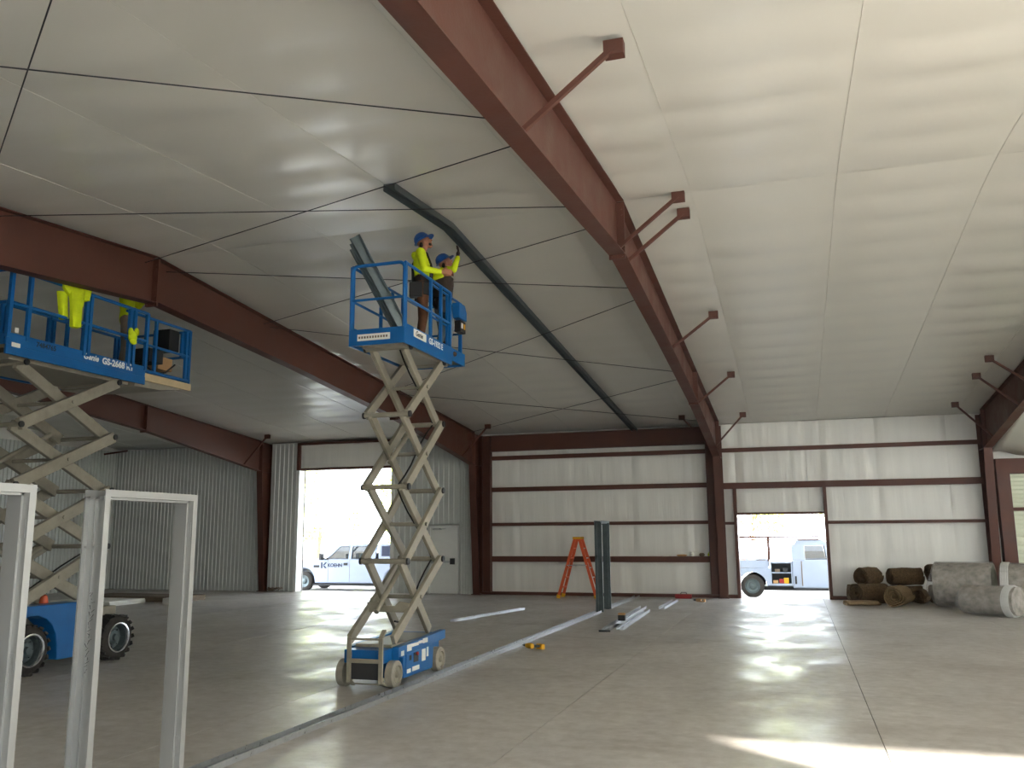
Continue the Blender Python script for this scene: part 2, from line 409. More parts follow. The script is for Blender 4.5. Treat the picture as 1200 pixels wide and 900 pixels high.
# framed opening beside the service truck
for x0, x1 in ((BACK_SM[0] - .09, BACK_SM[0]), (BACK_SM[1], BACK_SM[1] + .09)):
    MB().box(x0, x1, D - .11, D + .25, 0, 3.145).build('door_jamb', 'steel', wb)
MB().box(BACK_SM[0], BACK_SM[1], D - .05, D + .25, 2.387, 2.45).build('door_header', 'steel', wb)
# overhead-door bay to the right of the last frame
jb = MB().box(5.26, 5.58, D - .22, D + .2, 0, 3.8); jb.build('door_jamb', 'steel', wb)
MB().box(5.58, 11.7, D - .2, D + .2, 3.40, 3.80).build('door_header', 'steel', wb)
MB().box(5.58, 11.7, D - .1, D + .05, 2.40, 2.49).build('girt', 'steel', wb)
rd = struct(MB().box(5.56, 11.6, D + .20, D + .22, 0, 3.45).build('door_3', 'slat'), 'pale slatted overhead door')
sl0 = None
for k in range(30):
    z = .03 + k * .114
    if sl0 is None:
        sl0 = MB().prism([(D + .14, z), (D + .20, z), (D + .20, z + .112), (D + .165, z + .112), (D + .14, z + .06)], 'x', 5.58, 11.58).build('slat', 'slat', rd)
    else: piece(sl0, 'slat', (0, 0, k * .114), rd)

# ribbed liner panels
def liner_mesh(w, z0, z1):
    n = 6; p = w / n; pr = []
    for i in range(n):
        b = i * p; pr += [(b, 0), (b + p * .52, 0), (b + p * .62, -.03), (b + p * .88, -.03), (b + p * .98, 0)]
    pr.append((w, 0)); vs = [(x, y, z) for z in (z0, z1) for x, y in pr]; m = len(pr)
    return MB().add(vs, [(i, i + 1, m + i + 1, m + i) for i in range(m - 1)])
def liner_run(x0, x1, z0, z1, parent, y=D - .1):
    n = max(1, round((x1 - x0) / .915)); w = (x1 - x0) / n; o = None
    for i in range(n):
        if o is None: o = liner_mesh(w, z0, z1).build('liner_panel', 'liner', parent, local=True); o.location = (x0, y, 0)
        else: piece(o, 'liner_panel', (x0 + i * w, y, 0), parent)
PD = (-11.36, -10.40, 0, 2.14)
liner_run(FX['F3'] + .12, BACK_BIG[0] - .1, 0, HE - .02, wb)
liner_run(BACK_BIG[1] + .12, PD[0] - .06, 0, HE - .02, wb)
liner_run(PD[0] - .06, PD[1] + .06, 2.2, HE - .02, wb)
liner_run(PD[1] + .06, FX['F2'] - .1, 0, HE - .02, wb)
liner_run(XL, FX['F3'] - .12, 0, HE - .02, wb)
o = None
for i in range(33):
    if o is None:
        o = liner_mesh(.915, 0, 5.0).build('liner_panel', 'liner', wl, local=True); o.rotation_euler = (0, 0, R(90)); o.location = (XL, D - .1 - .915, 0)
    else: piece(o, 'liner_panel', (XL, D - .1 - .915 * (i + 1), 0), wl)
# big framed opening in the liner bay: jambs, white infill above, dark head trims
bx0, bx1 = BACK_BIG[:2]
MB().box(bx0 - .1, bx0 + .0, D - .14, D + .3, 0, 4.13).build('door_jamb', 'white_trim', wb)
MB().box(bx1, bx1 + .12, D - .14, D + .3, 0, HE - .02).build('door_jamb', 'white_trim', wb)
MB().box(bx0 - .1, bx0 + .02, D - .16, D - .02, 4.10, HE - .02).build('door_post', 'steel', wb)
MB().box(bx0, bx1, D - .08, D + .2, 4.16, HE - .08).build('infill_panel', 'vinyl_wall', wb)
MB().box(bx0 - .1, bx1 + .1, D - .16, D - .06, HE - .09, HE - .01).build('head_trim', 'steel', wb)
MB().box(bx0 - .02, bx1 + .02, D - .13, D + .3, 4.10, 4.17).build('head_trim', 'steel', wb)
# personnel door
pd = struct(MB().box(PD[0] + .03, PD[1] - .03, D - .13, D - .09, .01, PD[3] - .03).build('door_1', 'white_trim'), 'white personnel door with panic bar')
fr = MB()
fr.box(PD[0] - .03, PD[0] + .03, D - .17, D - .05, 0, PD[3] + .03); fr.box(PD[1] - .03, PD[1] + .03, D - .17, D - .05, 0, PD[3] + .03); fr.box(PD[0] + .03, PD[1] - .03, D - .17, D - .05, PD[3] - .03, PD[3] + .03)
fr.build('door_frame', 'white_trim', pd)
mb = MB(); mb.box(PD[0] + .1, PD[1] - .12, D - .21, D - .17, .98, 1.05); mb.box(PD[0] + .08, PD[0] + .2, D - .2, D - .13, .96, 1.07); mb.build('panic_bar', 'galv', pd)
MB().box(PD[1] - .22, PD[1] - .08, D - .22, D - .13, .93, 1.12).build('latch', 'dark', pd)
mb = MB(); mb.box(PD[0] + .12, PD[0] + .42, D - .2, D - .13, 2.02, 2.08); mb.bar((PD[0] + .4, D - .18, 2.05), (PD[0] + .62, D - .26, 2.07), .02, .015); mb.build('door_closer', 'galv', pd)

# ------------------------------------------------------------------ ceiling
ce = MB()
for (y0, y1) in ((YF - .2, YR), (YR, D + .3)):
    z0, z1 = roof_z(y0) + .16, roof_z(y1) + .16
    ce.add([(XL - .2, y0, z0), (XR + .2, y0, z0), (XR + .2, y1, z1), (XL - .2, y1, z1), (XL - .2, y0, z0 + .1), (XR + .2, y0, z0 + .1), (XR + .2, y1, z1 + .1), (XL - .2, y1, z1 + .1)],
           [(0, 1, 2, 3), (7, 6, 5, 4), (0, 4, 5, 1), (1, 5, 6, 2), (2, 6, 7, 3), (3, 7, 4, 0)])
ce = struct(ce.build('ceiling', 'sheet'), 'sloping white vinyl faced insulation ceiling')
def ceil_strip(x0, x1, y0, y1, seed):
    rnd = random.Random(seed); n_b = max(1, round((y1 - y0) / .86)); nx = 8; per = 6; ny = n_b * per
    amp = [rnd.uniform(.016, .042) for _ in range(n_b)]; til = rnd.uniform(-.012, .012); ph = [rnd.uniform(0, 6.28) for _ in range(5)]; vs = []
    for j in range(ny + 1):
        y = y0 + (y1 - y0) * j / ny; b = min(n_b - 1, j // per); t = (j - b * per) / per
        for i in range(nx + 1):
            s = i / nx; x = x0 + (x1 - x0) * s
            dy = abs(y - YR); z = roof_z(y) + .06 - (SL * (1.4 - dy) ** 2 / 2.8 if dy < 1.4 else 0)
            z -= amp[b] * math.sin(math.pi * t) * (.15 + .85 * math.sin(math.pi * s) ** .7) if 0 < i < nx else .15 * .027 * math.sin(math.pi * t)
            z += til * math.sin(2 * math.pi * s) * .5
            z += .0015 * math.sin(math.pi * s) * math.sin(y * 5.1 + ph[0] + 2 * s) * math.sin(x * 3.7 + ph[1]) + .0012 * math.sin(math.pi * s) * math.sin(y * 9.3 + ph[2] + 3 * math.sin(x * 2 + ph[3]))
            vs.append((x, y, z))
    fs = [(j * (nx + 1) + i, (j + 1) * (nx + 1) + i, (j + 1) * (nx + 1) + i + 1, j * (nx + 1) + i + 1) for j in range(ny) for i in range(nx)]
    b = len(vs)   # folded tab along the seam
    for j in range(ny + 1):
        p = vs[j * (nx + 1)]; vs.append((p[0], p[1], p[2])); vs.append((p[0] + .003, p[1], p[2] - .006))
    fs += [(b + 2 * j, b + 2 * j + 1, b + 2 * j + 3, b + 2 * j + 2) for j in range(ny)]
    return MB().add(vs, fs).build('insulation_strip', 'vinyl', ce, smooth=True)
x = XL - .1; k = 0
seam0 = .76 - 1.83 * 14
edges = [XL - .1] + [seam0 + 1.83 * i for i in range(40) if XL + .4 < seam0 + 1.83 * i < XR - .4] + [XR + .1]
for a, b in zip(edges[:-1], edges[1:]):
    ceil_strip(a, b, YF - .1, YR, k); ceil_strip(a, b, YR, D + .2, k + 500); k += 1

# bracing rods under the ceiling between the two middle frames
def rod(xa, ya, xb, yb, r=.0065):
    a = V((xa, ya, roof_z(ya) - .13)); b = V((xb, yb, roof_z(yb) - .13))
    MB().cyl(a, b, r, 6).build('bracing_rod', 'dark', ce)
for ya, yb in ((2.35, 8.05), (8.2, 11.05), (11.55, 14.4), (14.6, 20.1), (20.3, 25.7)):
    rod(FX['F1'], ya, FX['F2'], yb); rod(FX['F1'], yb, FX['F2'], ya)

# ------------------------------------------------------------------ rigid steel frames
DEPTH = [(YF + .55, 1.0), (3.0, .74), (YR, .74), (15.5, .70), (20.35, .74), (26.08, 1.04)]
def depth_at(y):
    for (a, d0), (b, d1) in zip(DEPTH[:-1], DEPTH[1:]):
        if a <= y <= b: return d0 + (d1 - d0) * (y - a) / (b - a)
    return DEPTH[0][1] if y < DEPTH[0][0] else DEPTH[-1][1]
def i_member(top, bot, xc, fw=.22, tf=.014, tw=.012):
    """I-section along matching polylines (y,z): top and bottom flange plus web"""
    mb = MB()
    n = len(top)
    for line, sgn in ((top, -1), (bot, 1)):
        for (a, b) in zip(line[:-1], line[1:]):
            d = V((0, b[0] - a[0], b[1] - a[1])); nn = V((0, -d.z, d.y)).normalized() * tf * sgn
            vs = [V((xc + s * fw / 2, *p)) + o for o in (V((0, 0, 0)), nn) for p in (a, b) for s in (-1, 1)]
            mb.add(vs, [(0, 1, 3, 2), (4, 6, 7, 5), (0, 4, 5, 1), (2, 3, 7, 6), (0, 2, 6, 4), (1, 5, 7, 3)])
    for k in range(n - 1):
        q = [top[k], top[k + 1], bot[k + 1], bot[k]]
        mb.prism(q, 'x', xc - tw / 2, xc + tw / 2)
    return mb
def steel_frame(xc, label, braces, haunch=1.0):
    t = thing('steel_frame', label, 'steel frame', (xc, D - .1, 0), kind='structure')
    zt = lambda y: roof_z(y) - .012
    def raft(ys): return i_member([(y, zt(y)) for y in ys], [(y, zt(y) - depth_at(y)) for y in ys], xc)
    raft([YR + .006, 15.5, 20.35]).build('rafter', 'steel', t)
    raft([20.365, 23.5, 26.08]).build('rafter', 'steel', t)
    raft([YR - .006, 3.0]).build('rafter', 'steel', t)
    raft([2.99, YF + .55]).build('rafter', 'steel', t)
    ko = D + .05
    i_member([(ko, 0.02), (ko, 4.0), (ko, zt(ko))], [(D - .26, 0.02), (26.13, 4.02), (26.08, zt(26.08))], xc, tf=-.014).build('column', 'steel', t)
    kf = YF - .05
    i_member([(kf, .02), (kf, 4.0), (kf, zt(kf))], [(YF + .25, .02), (YF + .53, 3.9), (YF + .55, zt(YF + .55))], xc, tf=.014).build('column', 'steel', t)
    MB().box(xc - .15, xc + .15, D - .32, D + .08, 0, .02).build('base_plate', 'steel', t)
    for y in (YR, 20.357, 3.0):
        z1 = zt(y) + .0; z0 = zt(y) - depth_at(y) - (.07 if y == YR else .05)
        mb = MB().box(xc - .11, xc + .11, y - .022, y + .022, z0, z1 - .03)
        mb.build('splice_plate', 'steel', t)
        mb = MB()
        for zz in (z0 + .03, z0 + .16, z1 - .2, z1 - .12):
            for sx in (-.075, .075): mb.cyl((xc + sx, y - .045, zz), (xc + sx, y + .045, zz), .014, 6)
        mb.build('splice_bolts', 'steel', t)
    mb = MB()                                  # knee stiffeners
    zk = zt(26.08) - depth_at(26.08)
    mb.box(xc - .1, xc + .1, 26.13, D + .02, zk - .012, zk + .012); mb.build('stiffener', 'steel', t)
    for (y, side) in braces:
        zb = zt(y) - depth_at(y) + .05; xe = xc + side * .85; ze = roof_z(y) - .06
        b = MB(); b.bar((xc + side * .02, y, zb), (xe, y, ze), .045, .045, (0, 1, 0)); br = b.build('flange_brace', 'steel', t)
        c = MB(); c.box(xe - .085, xe + .085, y - .012, y + .09, ze - .06, ze + .075); c.build('brace_clip', 'steel', br)
    return t
SIDE = lambda s, ys: [(y, s) for y in ys]
steel_frame(FX['F1'], 'rust-red steel frame whose rafter soars over the open floor between both roof bays', SIDE(1, (6.75, 11.18, 11.75, 16.25, 20.7, 25.2)) + SIDE(-1, (25.2,)))
steel_frame(FX['F2'], 'rust-red steel frame passing just above the rough-terrain lift platform', SIDE(1, (25.2,)))
steel_frame(FX['F3'], 'rust-red steel frame between the big truck doorway and the far ribbed corner', SIDE(1, (25.2,)))
steel_frame(FX['F0'], 'rust-red steel frame standing behind the plastic-wrapped rolls', SIDE(-1, (25.16, 22.15, 20.65)))
steel_frame(FX['F9'], 'rust-red steel frame in the bay past the wrapped rolls', [])

# short brace at the far ribbed corner
b = MB(); b.bar((-24.0, 25.9, 4.86), (-23.3, 26.3, 5.0), .06, .06); b.build('flange_brace', 'steel', wl)

# portal frame of the middle bay
pf = thing('portal_frame', 'dark steel portal frame with deep header around the middle bay wall', 'steel frame', ((P0 + P1) / 2, D - .2, 0), kind='structure')
for xc in (P0 - .1, P1 + .1):
    mb = MB(); mb.box(xc - .14, xc - .128, D - .24, D - .02, .1, HE - .05); mb.box(xc + .128, xc + .14, D - .24, D - .02, .1, HE - .05)
    mb.box(xc - .128, xc + .128, D - .135, D - .125, .1, HE - .05); mb.build('post', 'steel', pf)
    MB().box(xc - .16, xc + .16, D - .26, D, .08, .1).build('base_plate', 'steel', pf)
mb = MB(); mb.box(P0 + .05, P1 - .05, D - .26, D - .04, 5.0, 5.015); mb.box(P0 + .05, P1 - .05, D - .26, D - .04, 4.50, 4.515); mb.box(P0 + .05, P1 - .05, D - .155, D - .145, 4.515, 5.0)
mb.build('header_beam', 'steel', pf)

# ------------------------------------------------------------------ scissor lifts
def rail_loop(mb, pts, r): mb.pipe(pts, r, 8)
def scissor_arms(t, lv, yn, yf, yb, xo, xi, w, h, fat=.06):
    """lv: pivot heights from base to platform; yn/yf near and far pivot rows; yb: (near, far) for the lowest row"""
    n = len(lv) - 1
    for k in range(n):
        z0, z1 = lv[k], lv[k + 1]
        a0, b0 = (yb if k == 0 else (yn, yf)); a1, b1 = yn, yf
        for side in (-1, 1):
            # outer arm climbs towards the far end, inner arm towards the near end
            MB().bar((side * xo, a0, z0), (side * xo, b1, z1), w, h).build('scissor_arm', 'lift_grey', t, local=True, bevel=.008)
            MB().bar((side * xi, b0, z0), (side * xi, a1, z1), w, h).build('scissor_arm', 'lift_grey', t, local=True, bevel=.008)
        ym = (a0 + b0 + a1 + b1) / 4; zm = (z0 + z1) / 2
        MB().cyl((-xo - .05, ym, zm), (xo + .05, ym, zm), .028, 10).build('pivot_pin', 'lift_grey', t, local=True)
        for y in (a1, b1):
            o = MB().cyl((-xo - .04, y, z1), (xo + .04, y, z1), .035, 10).build('cross_tube', 'lift_grey', t, local=True)
            for s in (-1, 1): MB().cyl((s * (xo + w / 2), y, z1), (s * (xo + w / 2 + .025), y, z1), .045, 10).build('pin_cap', 'dark', o, local=True)
        if k < n - 1:
            z2 = z1 + (z1 - z0) * .5
            c = MB().cyl((0, a0 + .12, zm - .15), (0, (a0 + b0) / 2 + .25, zm + .42), .035, 10)
            if k in (0, 2): c.build('lift_cylinder', 'lift_grey', t, local=True)
    pts = [(xi - .06, yn + .05, lv[1])]
    hz = MB(); prev = V((xi - .07, yn, lv[0] + .2))
    for k in range(1, n + 1):
        for q in range(1, 7):
            f = q / 6; zz = lv[k - 1] + (lv[k] - lv[k - 1]) * f; yy = (yn if (k % 2) else yf) + (yf - yn) * (f if k % 2 else -f)
            p = V((xi - .07, yy + .05 * math.sin(f * 6.28), zz)); hz.cyl(prev, p, .012, 6); prev = p
    hz.build('hydraulic_hose', 'black', t, local=True)

def wheel_plain(t, x, y, r, w, side):
    o = MB().lathe((x - w / 2, y, r), (1, 0, 0), [(0, r * .64), (0, r * .86), (.012, r), (w - .012, r), (w, r * .86), (w, r * .66)], 24, caps=(side > 0, side < 0)).build('wheel', 'grey_rubber', t, local=True, smooth=True)
    xs_ = x + side * w / 2
    MB().lathe((xs_ - side * .004, y, r), (side, 0, 0), [(.002, r * .70), (.010, r * .66), (-.012, r * .62), (-.016, r * .5), (-.014, r * .28), (.012, r * .22), (.024, r * .08)], 20, caps=(False, True)).build('hub', 'lift_grey', o, local=True, smooth=True)

def guard_side(mb, x, y0, y1, zt, zm, zb, r, posts, round0=False):
    if round0:
        c = .09
        arc = [(x, y0 + c - c * math.cos(a), zt - c + c * math.sin(a)) for a in [i * math.pi / 2 / 4 for i in range(5)]]
        mb.pipe([(x, y0, zb), (x, y0, zt - c)] + arc[1:] + [(x, y1, zt)], r)
    else: mb.pipe([(x, y0, zt), (x, y1, zt)], r)
    mb.pipe([(x, y0, zm), (x, y1, zm)], r * .9)
    for y in posts: mb.bar((x, y, zb), (x, y, zt), r * 1.9, r * 1.9)

# ---- compact slab lift
L = thing('scissor_lift', 'small blue and grey electric scissor lift raised with two workers on its platform', 'scissor lift', (-5.17, 10.95, 0))
ch = MB()
ch.prism([(-.86, .30), (-.60, .30), (-.52, .08), (.52, .08), (.60, .30), (.92, .30), (.92, .50), (-.62, .46), (-.86, .46)], 'x', -.27, .27)
ch.build('chassis', 'blue', L, local=True, bevel=.01)
for s in (-1, 1):
    x0, x1 = (.275, .365) if s > 0 else (-.365, -.275)
    pod = MB().prism([(-.62, .30), (-.60, .36), (-.5, .34), (-.47, .08), (.46, .08), (.49, .34), (.55, .40), (.92, .42), (.92, .54), (-.62, .475)], 'x', x0, x1).build('side_tray', 'blue', L, local=True, bevel=.008)
    xf = s * .366
    if s > 0:
        MB().prism([(-.42, .12), (.40, .12), (.40, .40), (-.42, .36)], 'x', xf, xf + .012).build('tray_door', 'blue', pod, local=True, bevel=.004)
        for (y0, y1, z0, z1, m) in ((-.38, -.02, .435, .475, 'decal'), (-.38, -.24, .395, .435, 'decal'), (.12, .28, .44, .50, 'decal'), (-.02, .16, .45, .485, 'decal'), (-.56, -.47, .36, .42, 'decal')):
            MB().box(xf, xf + .003, y0, y1, z0, z1).build('warning_decal', m, pod, local=True)
        for (y0, y1, z0, z1, m) in ((.06, .18, .22, .37, 'decal'), (.22, .28, .26, .38, 'decal'), (-.24, -.02, .135, .19, 'decal'), (-.40, -.29, .13, .18, 'decal'), (-.33, -.27, .28, .34, 'dark'), (-.20, -.05, .24, .36, 'dark')):
            MB().box(xf + .012, xf + .016, y0, y1, z0, z1).build('control_decal', m, pod, local=True)
        MB().cyl((xf + .016, -.11, .34), (xf + .04, -.11, .34), .022, 10).build('stop_button', 'red', pod, local=True)
for y in (-.70, .70):
    for s in (-1, 1): wheel_plain(L, s * .335, y, .165, .115, s)
gd = MB()
for x in (-.16, .27):
    gd.bar((x, -.93, .08), (x, -.93, .62), .055, .03, (0, 1, 0)); gd.bar((x, -.93, .62), (x, -.84, .70), .055, .03, (0, 1, 0)); gd.bar((x, -.93, .10), (x, -.80, .04), .055, .03, (0, 1, 0))
gd.bar((-.16, -.93, .34), (.27, -.93, .34), .03, .05); gd.bar((-.16, -.93, .60), (.27, -.93, .60), .02, .025); gd.bar((-.16, -.86, .06), (.27, -.86, .06), .02, .02)
gd.build('entry_ladder', 'lift_grey', L, local=True, bevel=.004)
MB().box(-.15, .26, -.92, -.86, .12, .32).build('motor_cover', 'dark', L, local=True)
MB().box(-.25, .25, -.6, .8, .462, .50).build('scissor_base', 'lift_grey', L, local=True, bevel=.005)
lv1 = [.56, 1.52, 2.49, 3.46, 4.38]
scissor_arms(L, lv1, -.33, .87, (-.66, .62), .30, .235, .055, .13)
MB().prism([(-.30, .86), (.30, .86), (.30, .98), (.16, 1.0), (.10, .94), (-.10, .94), (-.16, 1.0), (-.30, .98)], 'y', -.20, -.17).build('arm_bracket', 'lift_grey', L, local=True)
# platform
zd = 4.48; W2 = .41; y0p, y1p = -.67, 1.56
MB().box(-W2 + .03, W2 - .03, y0p + .02, 1.0, zd - .07, zd).build('platform_deck', 'deck', L, local=True)
MB().box(-W2 + .05, W2 - .05, .6, y1p, zd - .01, zd + .02).build('extension_deck', 'deck', L, local=True)
MB().box(-.30, .30, -.5, 1.1, zd - .12, zd - .07).build('deck_support', 'lift_grey', L, local=True)
tb = MB(); tb.box(W2 - .025, W2, y0p, 1.0, zd - .12, zd + .15); tb.box(W2 - .03, W2 - .005, 1.0, y1p, zd - .04, zd + .15)
tb.build('toe_board', 'blue', L, local=True, bevel=.004)
tb = MB(); tb.box(-W2, -W2 + .025, y0p, 1.0, zd - .12, zd + .15); tb.box(-W2 + .005, -W2 + .03, 1.0, y1p, zd - .04, zd + .15); tb.build('toe_board', 'blue', L, local=True, bevel=.004)
MB().box(-W2, W2, y0p - .02, y0p + .005, zd - .12, zd + .10).build('toe_board', 'blue', L, local=True, bevel=.004)
MB().box(-W2 + .03, W2 - .03, y1p - .02, y1p, zd - .04, zd + .15).build('toe_board', 'blue', L, local=True)
zt_, zm_ = 5.47, 4.99
for s in (-1, 1):
    mb = MB(); guard_side(mb, s * (W2 - .02), y0p + .02, .98, zt_, zm_, zd + .1, .021, (.22, .60, .96)); mb.bar((s * (W2 - .02), y0p + .02, zd + .1), (s * (W2 - .02), y0p + .02, zt_), .05, .05)
    mb.build('guard_rail', 'blue', L, local=True)
    mb = MB(); guard_side(mb, s * (W2 - .065), .35, y1p - .02, zt_ - .03, zm_ - .03, zd + .1, .018, (.95, y1p - .03)); mb.build('extension_rail', 'blue', L, local=True)
mb = MB(); c = .08
arc = lambda sx: [(sx * (W2 - .02 - c + c * math.sin(a)), y0p, zt_ + .0 - c + c * math.cos(a)) for a in [i * math.pi / 2 / 4 for i in range(5)]]
mb.pipe([(-(W2 - .02), y0p, zd + .1)] + arc(-1)[::-1] + arc(1) + [(W2 - .02, y0p, zd + .1)], .024); mb.pipe([(-(W2 - .02), y0p, zm_), (W2 - .02, y0p, zm_ - .0)], .018)
mb.build('end_rail', 'blue', L, local=True)
mb = MB(); mb.pipe([(-(W2 - .07), y1p - .02, zt_ - .03), (W2 - .07, y1p - .02, zt_ - .03)], .02); mb.pipe([(-(W2 - .07), y1p - .02, zm_ - .03), (W2 - .07, y1p - .02, zm_ - .03)], .018); [mb.bar((q * (W2 - .09), y1p - .02, zd + .1), (q * (W2 - .09), y1p - .02, zt_ - .03), .03, .03) for q in (-1, 1)]; mb.build('end_rail', 'blue', L, local=True)
mb = MB(); mb.prism([(1.12, 5.12), (1.44, 5.12), (1.44, 5.26), (1.36, 5.36), (1.12, 5.36)], 'x', W2 - .05, W2 + .07); cb = mb.build('control_box', 'blue', L, local=True, bevel=.008)
MB().box(W2 - .04, W2 + .06, 1.2, 1.42, 4.92, 5.10).build('manual_holder', 'black', L, local=True, bevel=.006)
for (y, m) in ((1.26, 'decal'), (1.36, 'yellow')): MB().box(W2 + .06, W2 + .064, y - .03, y + .03, 4.98, 5.06).build('label_sticker', m, cb, local=True)
dc = MB().box(W2 + .0, W2 + .004, -.40, .02, zd + .02, zd + .13).build('name_plate', 'decal', L, local=True)
text('logo_lettering', 'Genie', .10, face_mat((-5.17 + W2 + .005, 10.95 - .34, zd + .045), (0, 1, 0), (0, 0, 1)), 'black', dc, shear=.2, bold=.002)
text('model_lettering', 'GS-1932 E', .12, face_mat((-5.17 + W2 + .002, 10.95 + .12, zd + .035), (0, 1, 0), (0, 0, 1)), 'white', L, bold=.004)
dn = MB().box(-.28, .20, y0p - .024, y0p - .02, zd - .06, zd + .03).build('capacity_plate', 'decal', L, local=True)
mb = MB()
for k in range(11): mb.box(-.26 + k * .04, -.235 + k * .04, y0p - .026, y0p - .024, zd - .03, zd + .0)
mb.build('capacity_print', 'khaki', dn, local=True)

# ---- rough-terrain lift
T = thing('scissor_lift', 'large blue rough-terrain scissor lift with chunky tyres beside the door frames', 'scissor lift', (-10.85, 10.55, 0))
def tread_wheel(t, x, y, r, w, side):
    o = MB().lathe((x - w / 2, y, r), (1, 0, 0), [(0, r * .62), (0, r * .80), (.03, r * .93), (w - .03, r * .93), (w, r * .80), (w, r * .62)], 28, caps=(False, False)).build('tyre', 'rubber', t, local=True, smooth=True)
    lug = MB()
    for k in range(18):
        for h in (0, 1):
            a = 2 * math.pi * (k + .5 * h) / 18; d0 = V((0, math.sin(a), math.cos(a))); a2 = a + .24; d1 = V((0, math.sin(a2), math.cos(a2)))
            xa, xb = (x - w / 2 + .002, x + .02) if h == 0 else (x + w / 2 - .002, x - .02)
            c = V((0, y, r)); lug.bar(c + d0 * r * .955 + V((xa, 0, 0)), c + d1 * r * .955 + V((xb, 0, 0)), .055, r * .09, d0)
    lug.build('tread_lugs', 'rubber', o, local=True)
    xs_ = x + side * w / 2
    MB().lathe((xs_, y, r), (-side, 0, 0), [(-.012, r * .66), (-.014, r * .60), (.0, r * .575), (.03, r * .56), (.03, r * .60), (.0, r * .66)], 28, caps=(False, False)).build('rim', 'chrome', o, local=True, smooth=True)
    mb = MB().lathe((xs_, y, r), (-side, 0, 0), [(.02, r * .60), (.07, r * .54), (.12, r * .50), (.13, r * .34), (.08, r * .30), (.07, r * .16), (.03, r * .14)], 24, caps=(False, True))
    for k in range(8):
        a = 2 * math.pi * k / 8; mb.cyl((xs_ - side * .13, y + r * .42 * math.sin(a), r + r * .42 * math.cos(a)), (xs_ - side * .10, y + r * .42 * math.sin(a), r + r * .42 * math.cos(a)), .014, 6)
    mb.build('wheel_disc', 'galv_dark', o, local=True)
for y in (-.82, .82):
    for s in (-1, 1): tread_wheel(T, s * .70, y, .34, .28, s)
def arch(yc, zc, r, a0, a1, n=9): return [(yc + r * math.cos(a0 + (a1 - a0) * i / n), zc + r * math.sin(a0 + (a1 - a0) * i / n)) for i in range(n + 1)]
prof = [(-1.45, .42), (-1.27, .40)] + arch(-.82, .36, .44, math.pi * .97, 0.03)[0:10] + [(-.36, .16), (.34, .16), (.40, .5), (.36, .93), (-1.25, .93), (-1.45, .84)]
for s in (-1, 1):
    x0, x1 = (.50, .845) if s > 0 else (-.845, -.50)
    pd_ = MB().prism(prof, 'x', x0, x1).build('engine_pod', 'blue', T, local=True, bevel=.015)
    xf = s * .846
    if s > 0:
        MB().box(xf, xf + .003, -.05, .18, .78, .87).build('warning_decal', 'decal', pd_, local=True)
        MB().box(xf - .26, xf - .06, .0, .16, .93, .934).build('warning_decal', 'decal', pd_, local=True)
MB().box(-.5, .5, -1.42, 1.38, .34, .62).build('chassis', 'dark', T, local=True)
for y in (-.82, .82): MB().cyl((-.7, y, .34), (.7, y, .34), .07, 12).build('axle', 'dark', T, local=True)
MB().box(-.42, .42, -1.2, 1.2, .62, .78).build('scissor_base', 'lift_grey', T, local=True, bevel=.01)
MB().lathe((.52, -.35, .93), (0, 0, 1), [(0, .06), (.02, .06), (.10, .045), (.12, .02)], 14).build('beacon', 'orange', T, local=True, smooth=True)
lv2 = [.86, 1.72, 2.58, 3.42, 4.30]
scissor_arms(T, lv2, -1.12, .68, (-1.05, .62), .60, .46, .075, .17)
zd = 4.44; W2 = .85; y0p, ym_, y1p = -1.66, 1.02, 2.2
MB().box(-W2 + .03, W2 - .03, y0p, ym_, zd - .05, zd).build('platform_deck', 'deck', T, local=True)
MB().box(-.62, .62, -1.4, .95, zd - .14, zd - .05).build('deck_support', 'lift_grey', T, local=True)
mb = MB().box(-W2 + .06, W2 - .06, .4, y1p, zd + .0, zd + .03); ex = mb.build('extension_deck', 'deck', T, local=True)
mb = MB().box(W2 - .065, W2 - .03, .9, y1p, zd - .05, zd + .07); mb.build('deck_edge', 'plank', ex, local=True)
mb = MB().prism([(.9, zd - .16), (1.5, zd - .14), (y1p, zd - .02), (y1p, zd + .0), (.9, zd + .0)], 'x', -W2 + .1, W2 - .1); mb.build('extension_frame', 'lift_grey', T, local=True)
for s in (-1, 1):
    mb = MB(); x0, x1 = sorted((s * W2, s * (W2 - .04))); mb.box(x0, x1, y0p, ym_, zd - .13, zd + .0); mb.box(x0 + .008, x1 - .008, y0p, ym_, zd, zd + .17)
    tbr = mb.build('toe_board', 'blue', T, local=True, bevel=.006)
    mb = MB(); guard_side(mb, s * (W2 - .02), y0p + .02, ym_, 5.50, 5.03, zd + .1, .028, (y0p + .02, -1.33, -.30, -.22, .62, .72, ym_ - .01)); mb.build('guard_rail', 'blue', T, local=True)
    mb = MB(); guard_side(mb, s * (W2 - .08), .6, y1p - .02, 5.46, 5.0, zd + .1, .025, (1.3, y1p - .12, y1p - .03)); mb.pipe([(s * (W2 - .08), .9, zd + .12), (s * (W2 - .08), y1p, zd + .12)], .03); mb.build('extension_rail', 'blue', T, local=True)
for y, zz in ((y0p + .02, 5.5), (y1p - .02, 5.46)):
    mb = MB(); mb.pipe([(-W2 + .08, y, zz), (W2 - .08, y, zz)], .025); mb.pipe([(-W2 + .08, y, zz - .46), (W2 - .08, y, zz - .46)], .025); mb.box(-W2 + .05, W2 - .05, y - .015, y + .015, zd, zd + .15); mb.build('end_rail', 'blue', T, local=True)
MB().box(.35, .70, 1.72, 1.98, 5.05, 5.42).build('control_box', 'black', T, local=True, bevel=.01)
MB().box(.30, .74, 1.2, 1.55, 4.75, 4.98).build('tool_tray', 'black', T, local=True, bevel=.01)
MB().box(.32, .6, 1.6, 1.95, 4.70, 4.92).build('parts_carton', 'tan', T, local=True)
